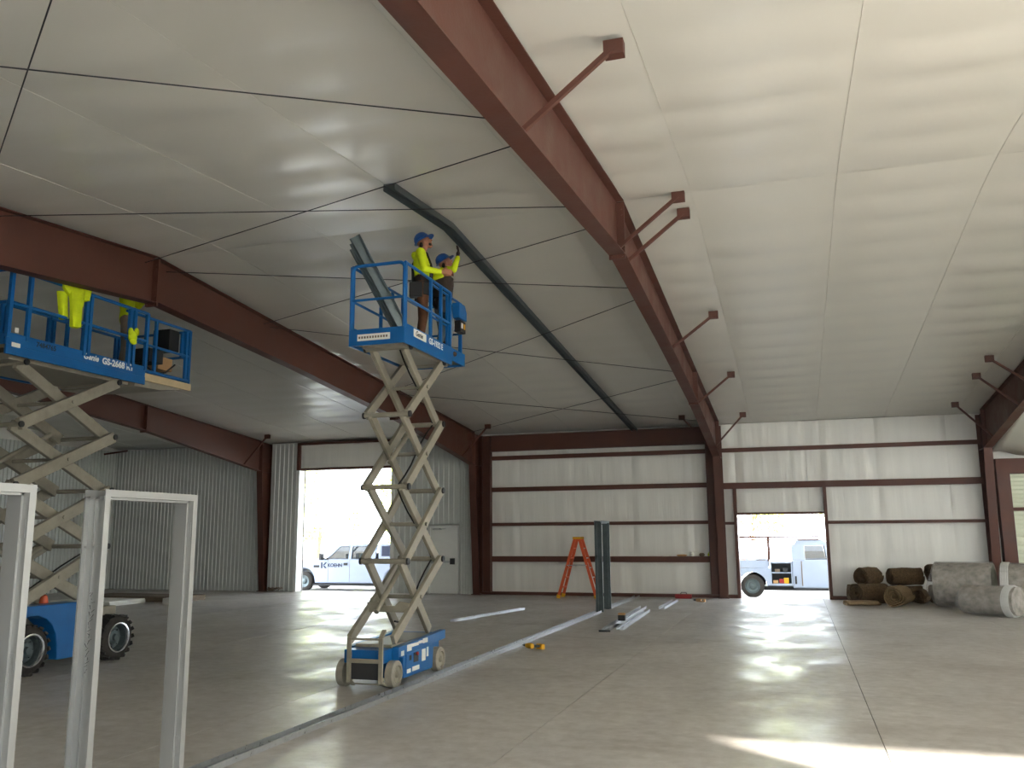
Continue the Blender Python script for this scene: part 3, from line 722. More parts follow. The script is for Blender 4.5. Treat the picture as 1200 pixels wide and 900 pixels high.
mb = MB(); mb.pipe([(.76, 1.1, 4.66), (.76, 1.35, 4.55), (.76, 1.6, 4.62), (.74, 1.85, 4.8)], .015); mb.build('control_cable', 'black', T, local=True)
MB().box(.70, .74, 2.0, 2.14, 4.95, 5.42).build('rail_plate', 'blue', T, local=True)
for (y, z, a, b) in ((-1.55, 4.62, .06, .07), (-1.58, 4.42, .14, .06)): MB().box(W2 + .0, W2 + .004, y, y + a, z, z + b).build('warning_decal', 'decal', T, local=True)
xw = -10.85 + W2 + .004
text('logo_lettering', 'Genie', .125, face_mat((xw - .008, 10.24, 4.50), (0, 1, 0), (0, 0, 1)), 'white', T, shear=.25, bold=.004)
text('model_lettering', 'GS-2668 RT', .135, face_mat((xw - .008, 10.62, 4.49), (0, 1, 0), (0, 0, 1)), 'white', T, bold=.006)
text('unit_number', '7484765', .10, face_mat((xw - .008, 9.38, 4.50), (0, 1, 0), (0, 0, 1)), 'dark', T, bold=.002)

# hi-vis jacket hung over the rail of the rough-terrain lift
jk = MB(); xr_ = -10.02
def drape(y0, y1, z0, z1, off, n=8):
    vs = []
    for k in range(n + 1):
        z = z1 + (z0 - z1) * k / n; f = k / n
        ya, yb = y0(f), y1(f)
        for i in range(9):
            s = i / 8; y = ya + (yb - ya) * s
            vs.append((xr_ + off + .03 * math.sin(s * 9 + f * 2) * f + .07 * math.sin(math.pi * s), y, z))
        for i in range(8, -1, -1):
            s = i / 8; y = ya + (yb - ya) * s
            vs.append((xr_ + off - .04 - .03 * math.sin(math.pi * s), y, z))
    m = 18
    fs = [(k * m + i, k * m + (i + 1) % m, (k + 1) * m + (i + 1) % m, (k + 1) * m + i) for k in range(n) for i in range(m)] + [tuple(range(m)), tuple(range(n * m + m - 1, n * m - 1, -1))]
    return vs, fs
J = thing('jacket', 'yellow high-visibility jacket hung over the platform guard rail', 'jacket', (xr_, 9.95, 5.0))
MB().add(*drape(lambda f: 9.80 - .10 * math.sin(min(1, f * 1.6) * math.pi) + .12 * f, lambda f: 10.20 - .10 * f, 5.22, 5.60, .05)).build('body', 'hivis', J, smooth=True)
MB().add(*drape(lambda f: 9.84 + .05 * f, lambda f: 10.06 - .03 * f, 4.90, 5.42, .10)).build('sleeve', 'hivis', J, smooth=True)
MB().add(*drape(lambda f: 9.76 + .08 * f, lambda f: 9.92 + .0 * f, 5.02, 5.42, -.06)).build('sleeve', 'hivis', J, smooth=True)
MB().add(*drape(lambda f: 10.08 + .04 * f, lambda f: 10.32 - .1 * f, 5.36, 5.58, .02)).build('hood', 'hivis', J, smooth=True)
gl = MB(); gl.sphere((-9.98, 11.20, 5.03), (.05, .09, .10)); gl.sphere((-9.96, 11.26, 5.12), (.035, .05, .07)); gl.sphere((-9.97, 11.14, 5.10), (.04, .045, .07)); gl.sphere((-9.96, 11.20, 4.95), (.035, .07, .05))
tag(gl.build('safety_glove', 'hivis', smooth=True, origin=(-9.98, 11.2, 4.94)), 'crumpled yellow safety glove stuffed on the platform rail', 'glove')

# dark steel studs leaning in the small lift
def cstud(mb, p, q, up, w=.15, f=.045, t=.004):
    p, q = V(p), V(q); d = (q - p).normalized(); up = V(up); sx = d.cross(up).normalized(); sz = sx.cross(d).normalized()
    mb.bar(p, q, w, t, sz)
    for s in (-1, 1): mb.bar(p + sx * s * (w / 2 - t / 2) + sz * f / 2, q + sx * s * (w / 2 - t / 2) + sz * f / 2, t, f, sz)
    for s in (-1, 1): mb.bar(p + sx * s * (w / 2 - .012) + sz * f, q + sx * s * (w / 2 - .012) + sz * f, .012, t, sz)
for k, nm in enumerate(('dark steel stud leaning across the small lift platform, uppermost of its bundle', 'dark steel stud leaning across the small lift platform, middle of its bundle', 'dark steel stud leaning across the small lift platform, lowest of its bundle')):
    off = V((-.03 * k, .06 * k, -.055 * k)); mb = MB(); a = V((-5.52, 10.22, 5.88)) + off; b = V((-5.08, 10.96, 4.66)) + off
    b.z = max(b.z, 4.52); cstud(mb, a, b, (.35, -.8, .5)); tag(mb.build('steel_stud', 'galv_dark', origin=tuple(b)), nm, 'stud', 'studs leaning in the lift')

# ------------------------------------------------------------------ door frames, tracks and studs of the new partition
def door_frame(y0, label, x0=-4.70, x1=-4.52, h=2.18, w=.99, fm='frame_grey'):
    t = thing('door_frame', label, 'door frame', ((x0 + x1) / 2, y0 + w / 2, 0))
    fw, st, sp = .051, .016, .006
    xa, xb = x0, x1; m1, m2 = xa + .049, xb - .049
    # profile of a jamb in (x, d): d = distance from the outer edge into the opening
    pr = [(xa, 0), (xa, fw), (m1, fw), (m1, fw + st), (m2, fw + st), (m2, fw), (xb, fw), (xb, 0), (xb - .012, 0), (xb - .012, .003), (xb - .003, .003),
          (xb - .003, fw - .003), (m2 - .003, fw - .003), (m2 - .003, fw + st - .003), (m1 + .003, fw + st - .003), (m1 + .003, fw - .003), (xa + .003, fw - .003), (xa + .003, .003), (xa + .012, .003), (xa + .012, 0)]
    MB().prism([(x, y0 + d) for x, d in pr], 'z', 0, h - fw).build('jamb', fm, t)
    MB().prism([(x, y0 + w - d) for x, d in pr], 'z', 0, h - fw).build('jamb', fm, t)
    MB().prism([(x, h - d) for x, d in pr], 'y', y0, y0 + w).build('head', fm, t)
    for z in (.25, 1.05, 1.85): MB().box(xb - .050, xb - .012, y0 + w - fw - .004, y0 + w - fw - .001, z, z + .115).build('hinge_plate', fm, t)
    mb = MB(); mb.box(xb - .045, xb - .016, y0 + fw + .001, y0 + fw + .004, .97, 1.09); mb.build('strike_plate', 'black', t)
    for y in (y0 + .012, y0 + w - .035):
        MB().box(xa + .013, xb - .013, y + .004, y + .02, h - .4, h - .385).build('wall_anchor', fm, t)
    MB().box(x0, x1, y0 + .02, y0 + .06, .0, .004).build('floor_anchor', 'galv', t)
    MB().box(x0, x1, y0 + w - .06, y0 + w - .02, .0, .004).build('floor_anchor', 'galv', t)
    return t
DF = door_frame(4.92, 'grey steel door frame with pencil writing on its jamb beside the big-tyred lift')
sc = MB(); rnd = random.Random(3)
for k in range(26):
    z = .95 + k * .021; xx = -4.612 + rnd.uniform(-.012, .012); sc.bar((xx, 4.9706 - .0195, z), (xx + rnd.uniform(-.02, .03), 4.9706 - .0195, z + rnd.uniform(.004, .03)), .002, .003, (0, 1, 0))
sc.build('scribbled_note', 'black', DF)
door_frame(3.35, 'grey steel door frame with bright hinge jamb standing at the end of the row')
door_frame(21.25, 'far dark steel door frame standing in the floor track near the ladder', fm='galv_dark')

def utrack(mb, x0, x1, y0, y1, h=.05, z=0.0, t=.004, up=1):
    mb.box(x0, x1, y0, y1, z, z + t) if up > 0 else mb.box(x0, x1, y0, y1, z - t, z)
    for xa in (x0, x1 - t): mb.box(xa, xa + t, y0, y1, z + (t if up > 0 else -h), z + (h if up > 0 else -t))
    return mb
# floor track in lengths, broken at the door frames
tr = [(5.95, 9.9, 'near length of galvanised floor track running past the door frames'), (9.92, 15.4, 'galvanised floor track length beside the small lift wheels'), (15.42, 21.2, 'shiny galvanised floor track length leading to the far door frame'), (22.3, 26.6, 'galvanised floor track length between far door frame and back wall')]
for y0, y1, lb in tr: tag(utrack(MB(), -4.70, -4.55, y0, y1).build('floor_track', 'galv', origin=(-4.63, y0, 0)), lb, 'steel track', 'partition floor tracks')
# deflection track fixed under the sloping ceiling
ct = thing('ceiling_track', 'dark steel stud track fixed along the white ceiling above the workers', 'steel track', (-4.55, 9.3, roof_z(9.3)))
for y0, y1, nm in ((9.30, YR, 'track_length'), (YR, 17.0, 'track_length'), (17.0, D - .1, 'track_length')):
    mb = MB(); z0, z1 = roof_z(y0) - .03, roof_z(y1) - .03
    cs = [(-4.63, 0), (-4.47, 0), (-4.47, -.09), (-4.474, -.09), (-4.474, -.004), (-4.626, -.004), (-4.626, -.09), (-4.63, -.09)]
    n = len(cs); mb.add([(x, y0, z0 + z) for x, z in cs] + [(x, y1, z1 + z) for x, z in cs], [(i, (i + 1) % n, n + (i + 1) % n, n + i) for i in range(n)] + [tuple(range(n)), tuple(range(2 * n - 1, n - 1, -1))])
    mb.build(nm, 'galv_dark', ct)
# loose track lengths and studs on the floor
tag(utrack(MB(), -.05, .05, 0, 3.4).build('floor_track', 'galv'), 'loose galvanised track lying alone on the floor behind the small lift', 'steel track')
o = bpy.data.objects['floor_track.004']; o.location = (-7.22, 18.2, 0.0); o.rotation_euler = (0, 0, R(-10))
def floor_stud(loc, ln, rz, label, up=1, z=0):
    mb = MB(); mb.box(-.075, .075, 0, ln, 0, .003)
    for xa in (-.075, .072): mb.box(xa, xa + .003, 0, ln, .003, .06)
    for xa in (-.072, .060): mb.box(xa, xa + .012, 0, ln, .057, .06)
    o = mb.build('steel_stud', 'galv'); o.location = (loc[0], loc[1], z); o.rotation_euler = (0, 0, rz); tag(o, label, 'stud', 'loose studs on the floor')
floor_stud((-3.62, 17.2), 4.2, R(2), 'galvanised stud on the floor, left one of the pile by the far door frame')
floor_stud((-3.40, 17.5), 4.2, R(2), 'galvanised stud on the floor, right one of the pile by the far door frame')
floor_stud((-3.52, 18.0), 3.9, R(2), 'galvanised stud lying on top of the pile by the far door frame', z=.063)
floor_stud((-3.30, 22.5), 2.6, R(0), 'single dark-ended stud lying near the back wall')
bk = thing('tape_box', 'small open black box with tan lid on the stud pile', 'box', (-3.46, 18.05, .125))
MB().box(-3.53, -3.39, 17.98, 18.10, .125, .235).build('body', 'black', bk, bevel=.004); MB().box(-3.53, -3.39, 17.99, 18.09, .237, .275).build('lid', 'tan', bk, bevel=.006)
# shims beside the stud pile
tag(MB().prism([(-3.72, 17.02), (-3.5, 17.06), (-3.52, 17.14), (-3.74, 17.1)], 'z', 0, .03).build('steel_offcut', 'black', origin=(-3.62, 17.08, 0)), 'dark steel offcut in front of the stud pile', 'offcut')

# ------------------------------------------------------------------ people
def capsule(mb, p, q, r1, r2, n=12):
    p, q = V(p), V(q); d = q - p; L_ = d.length or 1e-4; d = d / L_
    prof = [(-r1 * math.cos(a), r1 * math.sin(a)) for a in (.25, .6, 1.0, 1.35)] + [(0, r1), (L_, r2)] + [(L_ + r2 * math.sin(a), r2 * math.cos(a)) for a in (.25, .6, 1.0, 1.32)]
    mb.lathe(p, d, prof, n)
def seg_dist(x, p, q):
    d = q - p; l2 = d.length_squared; t = 0 if l2 == 0 else max(0, min(1, (x - p).dot(d) / l2)); return (x - p - d * t).length, t
def hand_caps(caps, w, d, nrm, m, side, curl=.5):
    """w wrist, d hand direction, nrm palm normal; five unequal bent fingers and a side thumb"""
    w, d, nrm = V(w), V(d).normalized(), V(nrm).normalized(); sx = d.cross(nrm).normalized() * side
    caps.append((w, w + d * .05, .026, .032, m))
    for o in (-.026, 0, .026): caps.append((w + d * .03 + sx * o * .6, w + d * .085 + sx * o, .019, .017, m))
    for o, ln in ((-.036, .062), (-.012, .078), (.012, .084), (.036, .074)):
        a = w + d * .09 + sx * o; b = a + (d * math.cos(curl * .5) + nrm * math.sin(curl * .5)) * ln * .55 + sx * o * .12
        c = b + (d * math.cos(curl * 1.4) + nrm * math.sin(curl * 1.4)) * ln * .5
        caps.append((a, b, .0115, .0105, m)); caps.append((b, c, .0105, .009, m))
    a = w + d * .03 + sx * .03; b = a + (d * .7 + sx * .7 + nrm * .2).normalized() * .045; c = b + (d * .9 + sx * .25 + nrm * .3).normalized() * .035
    caps.append((a, b, .014, .012, m)); caps.append((b, c, .012, .010, m))
def person(label, loc, rz, J, cl, scale=1.0, hat=True, face_up=.5, beard=True, voxel=.011, group=None):
    t = thing('person', label, 'person', loc, rz, group)
    caps = []; P = {k: V(v) for k, v in J.items()}
    c = lambda a, b, r1, r2, m: caps.append((V(a), V(b), r1, r2, cl[m]))
    for s in ('r', 'l'):
        c(P['hip_' + s], P['knee_' + s], .092, .066, 'pants'); c(P['knee_' + s], P['ank_' + s], .064, .050, 'shin')
        sg = 1 if s == 'r' else -1
        a = P['ank_' + s]; c(a + V((0, -.03, -.045)), a + V((sg * .015, .15, -.05)), .046, .038, 'boots'); c(a, a + V((0, 0, .08)), .055, .058, 'boots')
        sh = P['sho_' + s]; c(P['chest'] + V((sg * .06, 0, .10)), sh, .085, .070, 'top'); c(sh, P['elb_' + s], .066, .054, 'sleeve'); c(P['elb_' + s], P['wri_' + s], .054, .040, 'sleeve')
        c(P['hip_' + s], P['pel'], .10, .10, 'pants')
    sp = P['chest'] - P['pel']
    for o in (-.055, .055):
        c(P['pel'] + V((o, 0, -.02)), P['waist'] + V((o, 0, 0)), .112, .108, 'hipwear'); c(P['waist'] + V((o, 0, .02)), P['chest'] + V((o * 1.15, 0, .0)), .108, .122, 'torso')
        c(P['chest'] + V((o * 1.15, 0, 0)), P['chest'] + V((o * 1.2, -.005, .12)), .120, .080, 'top')
    c(P['chest'] + V((0, -.02, .14)), P['neck'] + V((0, -.02, .0)), .085, .068, 'top')          # collar and hood
    c(P['chest'] + V((-.06, -.10, .12)), P['chest'] + V((.06, -.10, .12)), .05, .05, 'top')
    c(P['neck'], P['head'] + V((0, 0, -.04)), .052, .052, 'skin')
    h = P['head']; f = V((0, math.cos(face_up), math.sin(face_up))); u = V((0, -math.sin(face_up), math.cos(face_up)))
    if 'yaw' in J: f = Matrix.Rotation(J['yaw'][0], 3, 'Z') @ f; u = Matrix.Rotation(J['yaw'][0], 3, 'Z') @ u
    rx = f.cross(u)
    c(h + u * .02 - f * .02, h + u * .02 + f * .015, .088, .084, 'skin'); c(h + f * .03 - u * .03, h + f * .045 - u * .075, .064, .040, 'skin')
    c(h + f * .088 + u * .015, h + f * .108 - u * .018, .010, .014, 'skin')       # nose
    c(h + f * .078 + u * .032 - rx * .03, h + f * .078 + u * .032 + rx * .03, .012, .012, 'skin')   # brow
    c(h + f * .082 - u * .050 - rx * .018, h + f * .082 - u * .050 + rx * .018, .010, .010, 'skin') # lips
    for s in (-1, 1): c(h + rx * s * .088 - f * .005 + u * .012, h + rx * s * .09 - f * .012 - u * .018, .014, .010, 'skin')
    for s, sg in (('r', 1), ('l', -1)):
        if 'hd_' + s in J: hand_caps(caps, P['wri_' + s] + V(J['hd_' + s]).normalized() * .03, J['hd_' + s], J['hn_' + s], cl['hand'], sg, J.get('curl', .5) if not isinstance(J.get('curl', .5), tuple) else .5)
    mb = MB()
    for (a, b, r1, r2, m) in caps: capsule(mb, a, b, r1, r2)
    me = bpy.data.meshes.new('person_tmp'); me.from_pydata([tuple(v) for v in mb.v], [], mb.f)
    bm = bmesh.new(); bm.from_mesh(me); bmesh.ops.recalc_face_normals(bm, faces=bm.faces); bm.to_mesh(me); bm.free()
    tmp = bpy.data.objects.new('person_tmp', me); COL.objects.link(tmp)
    r = tmp.modifiers.new('r', 'REMESH'); r.mode = 'VOXEL'; r.voxel_size = voxel
    sm = tmp.modifiers.new('s', 'SMOOTH'); sm.iterations = 3; sm.factor = .5
    dg = bpy.context.evaluated_depsgraph_get(); body = bpy.data.meshes.new_from_object(tmp.evaluated_get(dg))
    bpy.data.objects.remove(tmp); bpy.data.meshes.remove(me)
    names = []
    for cp in caps:
        if cp[4] not in names: names.append(cp[4])
    body.materials.clear()
    for nme in names: body.materials.append(M[nme])
    cc = [(a, b, r1, r2, names.index(m)) for a, b, r1, r2, m in caps]
    nv = [None] * len(body.vertices)
    def best(x):
        bd, bi = 1e9, 0
        for a, b, r1, r2, mi_ in cc:
            d, tt = seg_dist(x, a, b); d -= r1 + (r2 - r1) * tt
            if d < bd: bd, bi = d, mi_
        return bi
    for vtx in body.vertices:
        nv[vtx.index] = best(vtx.co)
        if cl.get('cloth_amp', 1) and names[nv[vtx.index]] in ('hivis', 'brown_cloth', 'dark_cloth', 'jeans', 'khaki'):
            pass
    for p in body.polygons:
        p.material_index = nv[p.vertices[0]]; p.use_smooth = True
    if scale != 1: body.transform(Matrix.Scale(scale, 4))
    o = bpy.data.objects.new('body', body); COL.objects.link(o); o.parent = t
    S = Matrix.Scale(scale, 4)
    def child(mb, nm, m, smooth=True):
        mb.v = [S @ q for q in mb.v]; return mb.build(nm, m, t, local=True, smooth=smooth)
    if hat:
        mb = MB(); prof = [(0, .128), (.004, .134), (.012, .118), (.05, .113), (.09, .092), (.115, .06), (.128, .018)]
        mb.lathe(h + u * .045 - f * .012, u, prof, 24); hh = child(mb, 'hard_hat', 'hat')
        mb = MB(); b0 = h + u * .047 + f * .09
        pts = []
        for k in range(9):
            a = -1.1 + 2.2 * k / 8; pts.append((h + u * .05 - f * .012 + (f * math.cos(a) + rx * math.sin(a)) * .118, h + u * .040 - f * .012 + f * (.118 + .07) * (math.cos(a) * .5 + .5) * 1.0 + rx * math.sin(a) * .12))
        vs = [q for pr in pts for q in pr] + [q - u * .006 for pr in pts for q in pr]; n = 18
        fs = [(2 * k, 2 * k + 1, 2 * k + 3, 2 * k + 2) for k in range(8)] + [(n + 2 * k + 2, n + 2 * k + 3, n + 2 * k + 1, n + 2 * k) for k in range(8)] + [(2 * k + 1, n + 2 * k + 1, n + 2 * k + 3, 2 * k + 3) for k in range(8)]
        mb.add(vs, fs); child(mb, 'hat_brim', 'hat')
    for s in (-1, 1):
        mb = MB(); e = h + f * .079 + u * .012 + rx * s * .032; mb.sphere(e, .013, 10, 6); child(mb, 'eye', 'black')
    mb = MB()
    for k in range(-3, 4): mb.sphere(h - f * .065 + rx * k * .022 - u * (.01 + .004 * abs(k)), (.028, .028, .05), 8, 6)
    child(mb, 'hair', 'hair')
    if beard:
        mb = MB()
        for k in range(-4, 5): mb.sphere(h + f * (.066 - .004 * abs(k)) + rx * k * .013 - u * (.085 - .004 * abs(k)), (.016, .016, .020), 8, 6)
        child(mb, 'beard', 'hair')
    return t, child, P
CL1 = dict(pants='brown_cloth', shin='brown_cloth', boots='boots', top='hivis', sleeve='hivis', torso='hivis', hipwear='dark_cloth', skin='skin', hand='skin')
J1 = dict(hip_r=(.095, 0, .90), hip_l=(-.095, 0, .90), knee_r=(.12, .04, .48), knee_l=(-.12, .0, .48), ank_r=(.13, .0, .10), ank_l=(-.14, -.06, .10), pel=(0, 0, .95), waist=(0, .0, 1.05), chest=(0, -.01, 1.26),
          neck=(0, .0, 1.45), head=(0, .03, 1.58), sho_r=(.19, -.01, 1.38), sho_l=(-.19, -.01, 1.38), elb_r=(.25, .05, 1.11), elb_l=(-.24, .09, 1.12), wri_r=(.15, .26, 1.10), wri_l=(-.08, .28, 1.12),
          hd_r=(-.3, .9, .05), hn_r=(-.9, -.3, 0), hd_l=(.3, .9, .1), hn_l=(.6, -.2, -.7))
p1, ch1, P_ = person('worker in yellow hoodie and blue hard hat gazing up at the ceiling', (-4.99, 11.34, 4.50), R(-72), J1, CL1, 1.01, face_up=.55)
mb = MB()
mb.box(.10, .22, -.16, .02, .72, .93); mb.box(.11, .21, .04, .16, .76, .92); mb.box(-.20, -.10, -.12, .08, .74, .92); belt = ch1(mb, 'tool_pouch', 'black', False)
mb = MB(); mb.lathe((0, 0, .90), (0, 0, 1), [(0, .175), (.06, .178), (.061, .170), (.0, .168)], 20); ch1(mb, 'tool_belt', 'black', False)
mb = MB()
for s in (-1, 1): mb.pipe([(s * .09, .125, .98), (s * .10, .135, 1.22), (s * .09, .07, 1.40), (s * .08, -.07, 1.40), (s * .06, -.14, 1.2), (s * .05, -.13, .98)], .017, 6)
ch1(mb, 'harness_strap', 'black')
CL2 = dict(pants='jeans', shin='jeans', boots='boots', top='dark_cloth', sleeve='hivis', torso='dark_cloth', hipwear='dark_cloth', skin='skin', hand='glove')
J2 = dict(hip_r=(.095, 0, .86), hip_l=(-.095, 0, .86), knee_r=(.12, .09, .46), knee_l=(-.12, .07, .46), ank_r=(.13, .0, .10), ank_l=(-.13, .0, .10), pel=(0, -.02, .90), waist=(0, .0, 1.0), chest=(0, .02, 1.20),
          neck=(-.01, .04, 1.38), head=(-.02, .07, 1.51), sho_r=(.17, .02, 1.34), sho_l=(-.18, .02, 1.30), elb_r=(.28, .06, 1.33), elb_l=(-.25, .0, 1.08), wri_r=(.33, .10, 1.50), wri_l=(-.20, .16, .94),
          hd_r=(0, .1, 1), hn_r=(-.3, -.9, .1), hd_l=(.1, .5, -.8), hn_l=(.9, .0, .2), yaw=(-.35, 0, 0))
CL2b = dict(CL2); CL2b['top'] = 'hivis'
p2, ch2, P_ = person('worker in dark vest and yellow sleeves reaching one gloved hand up to the ceiling track', (-4.97, 12.05, 4.50), R(-42), J2, CL2b, 1.0, face_up=.6, beard=False)
mb = MB(); mb.lathe((0, -.01, .92), (0, .06, 1), [(0, .168), (.1, .172), (.24, .178), (.33, .172), (.33, .16), (.0, .155)], 20); ch2(mb, 'work_vest', 'dark_cloth')
mb = MB(); mb.box(.10, .2, -.12, .06, .66, .86); ch2(mb, 'tool_pouch', 'black', False)
CL4 = dict(pants='khaki', shin='khaki', boots='boots', top='hivis', sleeve='hivis', torso='hivis', hipwear='hivis', skin='skin', hand='skin')
J4 = dict(J1); J4.update(elb_r=(.26, .16, 1.24), wri_r=(.22, .34, 1.42), elb_l=(-.26, .16, 1.24), wri_l=(-.18, .34, 1.44), hd_r=(0, .4, .9), hd_l=(0, .4, .9), hn_r=(-.5, -.8, .3), hn_l=(.5, -.8, .3))
person('worker in yellow shirt and khaki trousers half hidden by the red beam', (-10.45, 11.56, 4.478), R(-50), J4, CL4, 1.03, face_up=.4, beard=False)

# ------------------------------------------------------------------ ladder and small tools
LD = thing('step_ladder', 'orange fibreglass step ladder opened against the white back wall', 'ladder', (-6.22, 25.9, 0))
def ladder_side(xf, nm, rail_n):
    # rails from the top cap (narrow) to the feet (wide); two rails per side spread in Y
    for s in (-1, 1):
        o = MB().bar((-6.22 + xf * .07, 25.9 + s * .17, 1.72), (-6.22 + xf * .57, 25.9 + s * .29, .03), .03, .085, (1, 0, 0)).build('rail', 'orange', LD)
        MB().bar((-6.22 + xf * .555, 25.9 + s * .287, .10), (-6.22 + xf * .575, 25.9 + s * .291, .0), .045, .11, (1, 0, 0)).build('foot', 'yellow', o)
    for k in range(1, 6):
        f = k / 6; x = -6.22 + xf * (.07 + .5 * f); z = 1.72 - 1.69 * f; hw = .17 + .12 * f
        MB().box(x - (.04 if xf < 0 else .015), x + (.04 if xf < 0 else .015), 25.9 - hw, 25.9 + hw, z - .015, z + .015).build('step', 'orange' if xf < 0 else 'galv', LD)
ladder_side(-1, 'front', 2); ladder_side(1, 'back', 2)
MB().box(-6.35, -6.09, 25.70, 26.10, 1.71, 1.78).build('top_cap', 'yellow', LD, bevel=.01)
for s in (-1, 1): MB().bar((-6.52, 25.9 + s * .25, .95), (-5.92, 25.9 + s * .25, .95), .012, .02).build('spreader', 'galv', LD)

def drill(loc, rz, label, colr='yellow'):
    t = thing('cordless_drill', label, 'drill', loc, rz)
    MB().lathe((0, -.10, .06), (0, 1, 0), [(0, .03), (.01, .042), (.10, .045), (.15, .035), (.155, .02)], 14).build('motor_housing', colr, t, local=True, smooth=True)
    MB().lathe((0, .052, .06), (0, 1, 0), [(0, .024), (.05, .022), (.075, .010), (.10, .004)], 12).build('chuck', 'black', t, local=True, smooth=True)
    MB().bar((0, -.05, .055), (.16, -.09, .045), .05, .042).build('handle', 'black', t, local=True, bevel=.008)
    MB().box(.15, .215, -.16, -.02, .0, .08).build('battery', colr, t, local=True, bevel=.008)
    return t
drill((-4.28, 14.2, 0), R(60), 'yellow and black cordless drill lying beside the floor track')
drill((-2.66, 24.9, 0), R(80), 'tan cordless drill lying near the right column foot', 'tan')
rt = thing('tool_case', 'small red tool case against the base of the white back wall', 'tool case', (-3.2, 26.3, 0))
MB().box(-3.45, -2.98, 26.2, 26.4, 0, .12).build('body', 'red', rt, bevel=.01); MB().pipe([(-3.3, 26.3, .12), (-3.28, 26.3, .17), (-3.14, 26.3, .17), (-3.12, 26.3, .12)], .01).build('handle', 'black', rt)
# odds and ends on the lower girt shelf
zs_ = 1.10 + .085
for (x, w, h, m, nm, lb, ct_) in ((-3.75, .16, .05, 'decal', 'paper_pad', 'pale paper pad on the lower wall girt', 'paper'), (-3.25, .28, .06, 'tan', 'folded_rag', 'tan folded rag on the lower wall girt', 'rag'),
                           (-2.98, .14, .13, 'decal', 'plastic_jar', 'white plastic jar on the lower wall girt', 'jar'), (-2.66, .16, .10, 'khaki', 'crumpled_bag', 'khaki crumpled bag on the lower wall girt', 'bag'), (-2.46, .12, .09, 'hivis', 'earmuffs', 'yellow-green ear defenders on the lower wall girt', 'ear defenders')):
    mb = MB()
    if nm == 'plastic_jar': mb.lathe((x, D + .01, zs_), (0, 0, 1), [(0, .055), (.01, .06), (.09, .06), (.10, .045), (.125, .045)], 14)
    elif nm == 'earmuffs': mb.sphere((x - .04, D + .01, zs_ + .05), (.025, .04, .05)); mb.sphere((x + .04, D + .01, zs_ + .05), (.025, .04, .05)); mb.pipe([(x - .04, D + .01, zs_ + .09), (x - .02, D + .01, zs_ + .12), (x + .02, D + .01, zs_ + .12), (x + .04, D + .01, zs_ + .09)], .01)
    elif nm == 'paper_pad': mb.box(x - w / 2, x + w / 2, D - .06, D + .07, zs_, zs_ + .02); mb.bar((x - w / 2, D - .02, zs_ + .03), (x + w / 2, D + .0, zs_ + .045), .1, .006)
    else:
        for k in range(5): mb.sphere((x + random.uniform(-w / 2.4, w / 2.4), D + .01, zs_ + h * .5), (w / 3.2, .05, h * .5), 8, 6)
    tag(mb.build(nm, m, smooth=nm not in ('paper_pad',), origin=(x, D, zs_)), lb, ct_)
# coiled offcuts by the doorway post and board stack at far left
jn = MB()
for k in range(9): 
    a = random.uniform(0, 6.28); x, y = -16.85 + random.uniform(-.35, .35), 26.35 + random.uniform(-.12, .12); jn.bar((x, y, .04 + random.uniform(0, .14)), (x + .25 * math.cos(a), y + .1 * math.sin(a), .05 + random.uniform(0, .16)), .05, .035)
o = jn.build('scrap_pile', 'khaki', origin=(-16.85, 26.35, 0)); tag(o, 'small heap of scrap strapping beside the big doorway post', 'scrap'); o['kind'] = 'stuff'
for k, (x0, x1, y0, y1, z0, z1, m, lb) in enumerate(((-20.0, -17.9, 19.9, 21.3, 0, .13, 'decal', 'pale board stack on the floor seen through the door frame, lower pile'), (-20.4, -17.0, 21.6, 22.8, 0, .16, 'khaki', 'long grey board stack on the floor near the ribbed walls'))):
    t = thing('board_stack', lb, 'boards', ((x0 + x1) / 2, (y0 + y1) / 2, 0)); n = 4
    for i in range(n):
        dx = random.uniform(-.03, .03); MB().box(x0 + dx, x1 + dx, y0 + random.uniform(-.02, .02), y1, z0 + (z1 - z0) * i / n, z0 + (z1 - z0) * (i + .85) / n).build('board', m, t)
mb = MB(); mb.box(-16.98, -16.6, 20.9, 21.2, 0, .17); tag(mb.build('white_carton', 'decal', bevel=.01, origin=(-16.8, 21.05, 0)), 'small white carton beside the grey board stack', 'carton')

